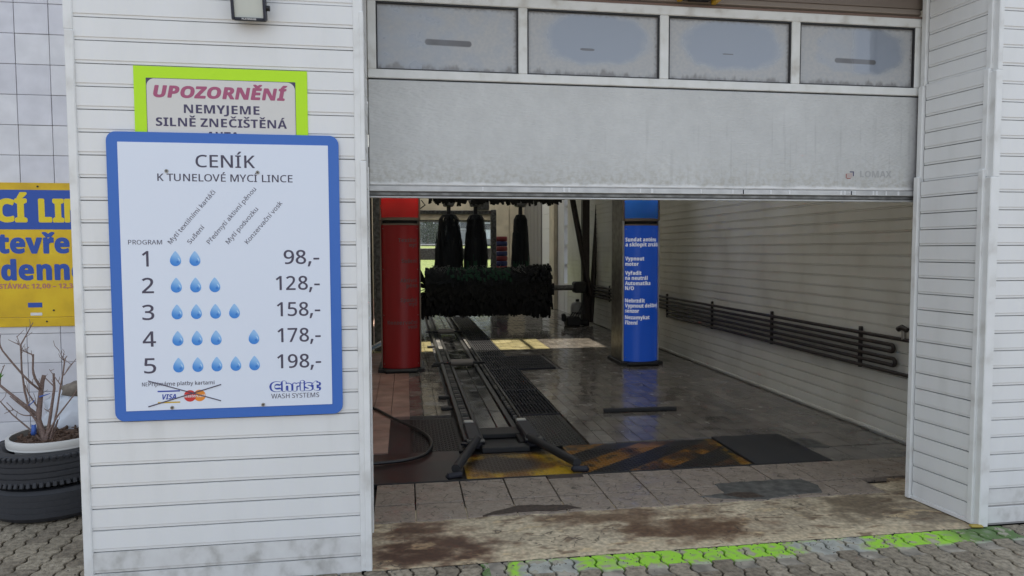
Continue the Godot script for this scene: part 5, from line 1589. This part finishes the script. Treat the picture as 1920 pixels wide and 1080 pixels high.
func lump(c: Vector3, s: Vector3, sd: int, amp: float, n := 26, fold := 3.0) -> ArrayMesh:
	var f := noise(sd, 1.0, 4)
	var g := G()
	g.smooth(true)
	var P := func(i: int, j: int) -> Vector3:
		var a := TAU * (i % n) / n
		var b := PI * j / (n / 2)
		var d := Vector3(sin(b) * cos(a), cos(b), sin(b) * sin(a))
		var e := Vector3(signf(d.x) * pow(absf(d.x), 0.75), signf(d.y) * pow(absf(d.y), 0.75), signf(d.z) * pow(absf(d.z), 0.75))
		return c + e * s * (1.0 + amp * f.get_noise_3dv(d * fold) + amp * 0.6 * absf(f.get_noise_3dv(d * fold * 2.2 + Vector3.ONE * 5.0)))
	for i in n:
		for j in n / 2:
			var a: Vector3 = P.call(i, j)
			var b: Vector3 = P.call(i + 1, j)
			var d: Vector3 = P.call(i + 1, j + 1)
			var e: Vector3 = P.call(i, j + 1)
			var o := (a + d) * 0.5 - c
			if j > 0:
				g.tri(a, b, d, o)
			if j < n / 2 - 1:
				g.tri(a, d, e, o)
	return g.done()

func planter() -> void:
	var c := Vector3(-2.18, 0, -1.25)
	tyre(c + Vector3(0.0, 0.001, 0.0), 0.365, "plain worn tyre at the bottom of the stack on the paving", 0)
	tyre(c + Vector3(-0.02, 0.2065, 0.01), 0.352, "upper tyre with blocky shoulders that carries the white flower pot", 66)
	var pot := thing("flower_pot", "round white plastic pot full of soil set into the upper tyre", "pot", c + Vector3(0, 0.21, 0))
	part(pot, "pot", G().smooth(true).lathe(c, [Vector2(0.0, 0.222), Vector2(0.20, 0.222), Vector2(0.232, 0.40), Vector2(0.268, 0.405), Vector2(0.272, 0.42), Vector2(0.272, 0.452), Vector2(0.266, 0.460), Vector2(0.252, 0.458), Vector2(0.240, 0.415), Vector2(0.0, 0.405)], 48).done(), mat(lin(0.56, 0.55, 0.52), 0.5))
	var soil := G().lathe(c, [Vector2(0.0, 0.440), Vector2(0.12, 0.432), Vector2(0.236, 0.424), Vector2(0.0, 0.418)], 28)
	for k in 170:
		var a := rng.randf() * TAU
		var r := sqrt(rng.randf()) * 0.215
		soil.box(c + Vector3(cos(a) * r, 0.436 + rng.randf() * 0.012, sin(a) * r), Vector3(rng.randf_range(0.01, 0.034), rng.randf_range(0.004, 0.014), rng.randf_range(0.008, 0.02)), 0.0, Basis(Vector3(rng.randfn(), rng.randfn(), rng.randfn()).normalized(), rng.randf() * 3.0))
	part(pot, "soil", soil.done(), mat(Color.WHITE, 0.95, 0.0, ramp(97, 0.08, [[0.0, Color(0.20, 0.15, 0.12)], [0.5, Color(0.36, 0.28, 0.23)], [1.0, Color(0.52, 0.43, 0.36)]], 128), 5.0))
	# leafless shrub
	var b := thing("bare_shrub", "leafless pruned shrub with grey brown branches growing in the white pot", "shrub", Vector3(-2.206, 0.42, -1.15))
	var br := [
		[0.0176, 0.0110, [Vector3(-2.206, 0.418, -1.150), Vector3(-2.252, 0.562, -1.169), Vector3(-2.242, 0.719, -1.190), Vector3(-2.234, 0.794, -1.200), Vector3(-2.226, 0.831, -1.205)]],
		[0.0078, 0.0051, [Vector3(-2.238, 0.756, -1.185), Vector3(-2.248, 0.821, -1.150), Vector3(-2.257, 0.882, -1.140), Vector3(-2.250, 0.973, -1.139)]],
		[0.0043, 0.0027, [Vector3(-2.250, 0.967, -1.139), Vector3(-2.318, 1.005, -1.130)]],
		[0.0067, 0.0047, [Vector3(-2.240, 0.53, -1.160), Vector3(-2.286, 0.62, -1.142), Vector3(-2.304, 0.748, -1.133), Vector3(-2.312, 0.879, -1.126), Vector3(-2.310, 1.037, -1.125)]],
		[0.0043, 0.0024, [Vector3(-2.310, 1.035, -1.125), Vector3(-2.237, 1.168, -1.120)]],
		[0.0031, 0.0016, [Vector3(-2.311, 1.029, -1.126), Vector3(-2.395, 1.063, -1.160)]],
		[0.0024, 0.0016, [Vector3(-2.314, 1.039, -1.127), Vector3(-2.340, 1.086, -1.140)]],
		[0.0071, 0.0035, [Vector3(-2.240, 0.745, -1.180), Vector3(-2.266, 0.815, -1.109), Vector3(-2.339, 0.931, -1.079), Vector3(-2.392, 1.028, -1.069), Vector3(-2.393, 1.102, -1.069)]],
		[0.0106, 0.0067, [Vector3(-2.250, 0.585, -1.170), Vector3(-2.365, 0.686, -1.182), Vector3(-2.428, 0.741, -1.189), Vector3(-2.492, 0.799, -1.196)]],
		[0.0047, 0.0024, [Vector3(-2.473, 0.783, -1.195), Vector3(-2.472, 0.846, -1.207), Vector3(-2.449, 0.902, -1.214)]],
		[0.0055, 0.0031, [Vector3(-2.224, 0.434, -1.144), Vector3(-2.289, 0.520, -1.127), Vector3(-2.364, 0.612, -1.106), Vector3(-2.428, 0.718, -1.081)]],
		[0.0106, 0.0067, [Vector3(-2.200, 0.430, -1.151), Vector3(-2.173, 0.586, -1.153), Vector3(-2.147, 0.754, -1.155), Vector3(-2.150, 0.849, -1.156)]],
		[0.0039, 0.0024, [Vector3(-2.149, 0.770, -1.155), Vector3(-2.205, 0.836, -1.152)]],
		[0.0031, 0.0020, [Vector3(-2.172, 0.605, -1.152), Vector3(-2.207, 0.633, -1.153)]],
		[0.0059, 0.0020, [Vector3(-2.180, 0.425, -1.149), Vector3(-2.130, 0.619, -1.136), Vector3(-2.098, 0.773, -1.125), Vector3(-2.076, 0.850, -1.120), Vector3(-2.064, 0.934, -1.117), Vector3(-2.053, 0.960, -1.117)]],
		[0.0027, 0.0016, [Vector3(-2.096, 0.778, -1.125), Vector3(-2.168, 0.876, -1.150)]],
		[0.0035, 0.0016, [Vector3(-2.077, 0.842, -1.121), Vector3(-2.004, 0.941, -1.118)]],
		[0.0020, 0.0012, [Vector3(-2.066, 0.922, -1.117), Vector3(-2.093, 1.001, -1.110)]],
		[0.0016, 0.0012, [Vector3(-2.067, 0.917, -1.118), Vector3(-2.072, 0.977, -1.120)]],
		[0.0067, 0.0027, [Vector3(-2.205, 0.450, -1.148), Vector3(-2.128, 0.582, -1.131), Vector3(-2.026, 0.712, -1.115), Vector3(-1.992, 0.765, -1.108)]],
		[0.0039, 0.0020, [Vector3(-2.250, 0.590, -1.168), Vector3(-2.317, 0.600, -1.135), Vector3(-2.369, 0.637, -1.132), Vector3(-2.403, 0.684, -1.128)]],
		[0.0094, 0.0047, [Vector3(-2.183, 0.425, -1.157), Vector3(-2.146, 0.555, -1.182)]],
		[0.0039, 0.0024, [Vector3(-2.270, 0.598, -1.150), Vector3(-2.345, 0.692, -1.116), Vector3(-2.376, 0.725, -1.112)]],
		[0.0043, 0.0027, [Vector3(-2.249, 0.625, -1.172), Vector3(-2.279, 0.724, -1.136), Vector3(-2.302, 0.786, -1.134)]],
		[0.0024, 0.0016, [Vector3(-2.369, 0.636, -1.132), Vector3(-2.420, 0.616, -1.129)]]]
	for k in br.size():
		var cv := Curve3D.new()
		var pts: Array = br[k][2]
		for i in pts.size():
			var tan := Vector3.ZERO
			if i > 0 and i < pts.size() - 1:
				tan = (pts[i + 1] - pts[i - 1]) * 0.16
			cv.add_point(pts[i] + Vector3(rng.randf_range(-0.003, 0.003), 0, 0), -tan, tan)
		var pl := Array(cv.tessellate(3, 6))
		var rr := []
		for i in pl.size():
			rr.append(lerpf(br[k][0], br[k][1], float(i) / maxi(1, pl.size() - 1)) * rng.randf_range(0.92, 1.1))
		part(b, "trunk" if k == 0 else "branch", G().smooth(true).tube(pl, rr, 8).done(), T.bark)
	for k in 46:
		var src: Array = br[rng.randi() % br.size()][2]
		var i := rng.randi() % (src.size() - 1)
		var p0: Vector3 = src[i].lerp(src[i + 1], rng.randf())
		if p0.y < 0.52:
			continue
		var dir := (Vector3(rng.randfn() * 0.7, 0.8 + rng.randf(), rng.randfn() * 0.7)).normalized()
		var ln := rng.randf_range(0.015, 0.075)
		var bend2 := Vector3(rng.randfn(), 0, rng.randfn()) * ln * 0.12
		part(b, "twig", G().smooth(true).tube([p0, p0 + dir * ln * 0.5 + bend2, p0 + dir * ln], [0.0022, 0.0016, 0.0011], 5).done(), T.bark)
	var lf := mat(lin(0.10, 0.26, 0.04), 0.5)
	for q in 3:
		part(b, "leaf", G().ribbon([Vector3(-2.489, 0.80, -1.195), Vector3(-2.477 + 0.010 * q, 0.835, -1.19), Vector3(-2.468 + 0.012 * q, 0.862 - 0.008 * q, -1.18)], Vector3(0.009, 0.004, 0.004), 0.001).done(), lf)
	var tie := mat(lin(0.05, 0.12, 0.42), 0.5)
	part(b, "blue_tie", G().smooth(true).tube([Vector3(-2.236, 0.705, -1.165), Vector3(-2.205, 0.715, -1.15), Vector3(-2.168, 0.727, -1.145)], [0.006, 0.004, 0.002], 6).done(), tie)
	part(b, "blue_tie", G().smooth(true).tube([Vector3(-2.295, 0.655, -1.14), Vector3(-2.270, 0.67, -1.13), Vector3(-2.25, 0.69, -1.13)], [0.003], 6).done(), tie)
	part(b, "blue_tie", lump(Vector3(-2.262, 0.505, -1.135), Vector3(0.014, 0.03, 0.014), 5, 0.5, 12), tie)
	# bag and stone by the wall
	var bag := thing("plastic_bag", "crumpled white plastic bag slumped between the tyres and the tiled wall", "bag", Vector3(-2.1, 0, -1.48))
	part(bag, "bag", lump(Vector3(-2.12, 0.33, -1.545), Vector3(0.27, 0.34, 0.085), 21, 0.30, 40, 2.6), mat(lin(0.60, 0.63, 0.68), 0.4))
	var st := thing("stone", "grey brown stone block lying on top of the white bag", "stone", Vector3(-2.17, 0.62, -1.54))
	part(st, "block", lump(Vector3(-2.155, 0.672, -1.55), Vector3(0.13, 0.052, 0.07), 31, 0.22, 16, 1.6), mat(Color.WHITE, 0.95, 0.0, ramp(98, 0.03, [[0.0, Color(0.36, 0.33, 0.30)], [1.0, Color(0.60, 0.56, 0.51)]], 128), 4.0))

# ---------------------------------------------------------------- small things on the facade
func small_things() -> void:
	var fl := thing("floodlight", "small black-framed floodlight with a yellow chip above the warning sign", "floodlight", Vector3(-0.70, 2.75, 0.02))
	var tilt := Basis(Vector3.RIGHT, deg_to_rad(14))
	var c := Vector3(-0.697, 2.765, 0.085)
	part(fl, "housing", G().box(c - tilt.z * 0.020, Vector3(0.152, 0.226, 0.03), 0.008, tilt).done(), T.black)
	var fm := G()
	for s in [-1.0, 1.0]:
		fm.box(c + tilt * Vector3(s * 0.070, 0, 0.004), Vector3(0.012, 0.224, 0.018), 0.004, tilt)
	fm.box(c + tilt * Vector3(0, -0.106, 0.004), Vector3(0.127, 0.013, 0.018), 0.003, tilt).box(c + tilt * Vector3(0, 0.106, 0.004), Vector3(0.127, 0.013, 0.018), 0.003, tilt)
	part(fl, "frame", fm.done(), mat(lin(0.022, 0.024, 0.040), 0.4))
	part(fl, "reflector", G().box(c + tilt * Vector3(0, 0, -0.003), Vector3(0.127, 0.198, 0.004), 0.0, tilt).done(), mat(lin(0.62, 0.64, 0.58), 0.5))
	part(fl, "led_chip", G().box(c + tilt * Vector3(0.004, 0.018, 0.0005), Vector3(0.048, 0.060, 0.003), 0.001, tilt).done(), mat(lin(0.66, 0.55, 0.26), 0.6))
	var org := c + tilt * Vector3(0, -0.1095, 0.0138)
	lettering(fl, "PLATINIUM", font(true), T.white, -0.030, 0.032, 0.0, 0.0075, 0.0, func(q: Vector3) -> Vector3: return org + tilt * q)
	part(fl, "bracket", G().span(Vector3(-0.72, 2.72, 0.002), Vector3(-0.674, 2.82, 0.05), 0.003).done(), T.black)
	part(fl, "side_screw", G().smooth(true).tube([c + tilt * Vector3(0.076, -0.055, -0.01), c + tilt * Vector3(0.092, -0.055, -0.01)], [0.012], 10).done(), T.black)
	var se := thing("door_sensor", "yellow and black sensor box on the strip above the third door pane", "sensor", Vector3(1.73, 3.05, -0.47))
	part(se, "box", G().span(Vector3(1.66, 3.062, -0.53), Vector3(1.80, 3.15, -0.44), 0.01).done(), T.black)
	part(se, "yellow_hood", G().span(Vector3(1.815, 3.052, -0.53), Vector3(1.845, 3.18, -0.43), 0.004).span(Vector3(1.62, 3.085, -0.436), Vector3(1.80, 3.10, -0.425), 0.003).span(Vector3(1.60, 3.06, -0.53), Vector3(1.63, 3.18, -0.43), 0.004).done(), mat(lin(0.62, 0.36, 0.03), 0.45))
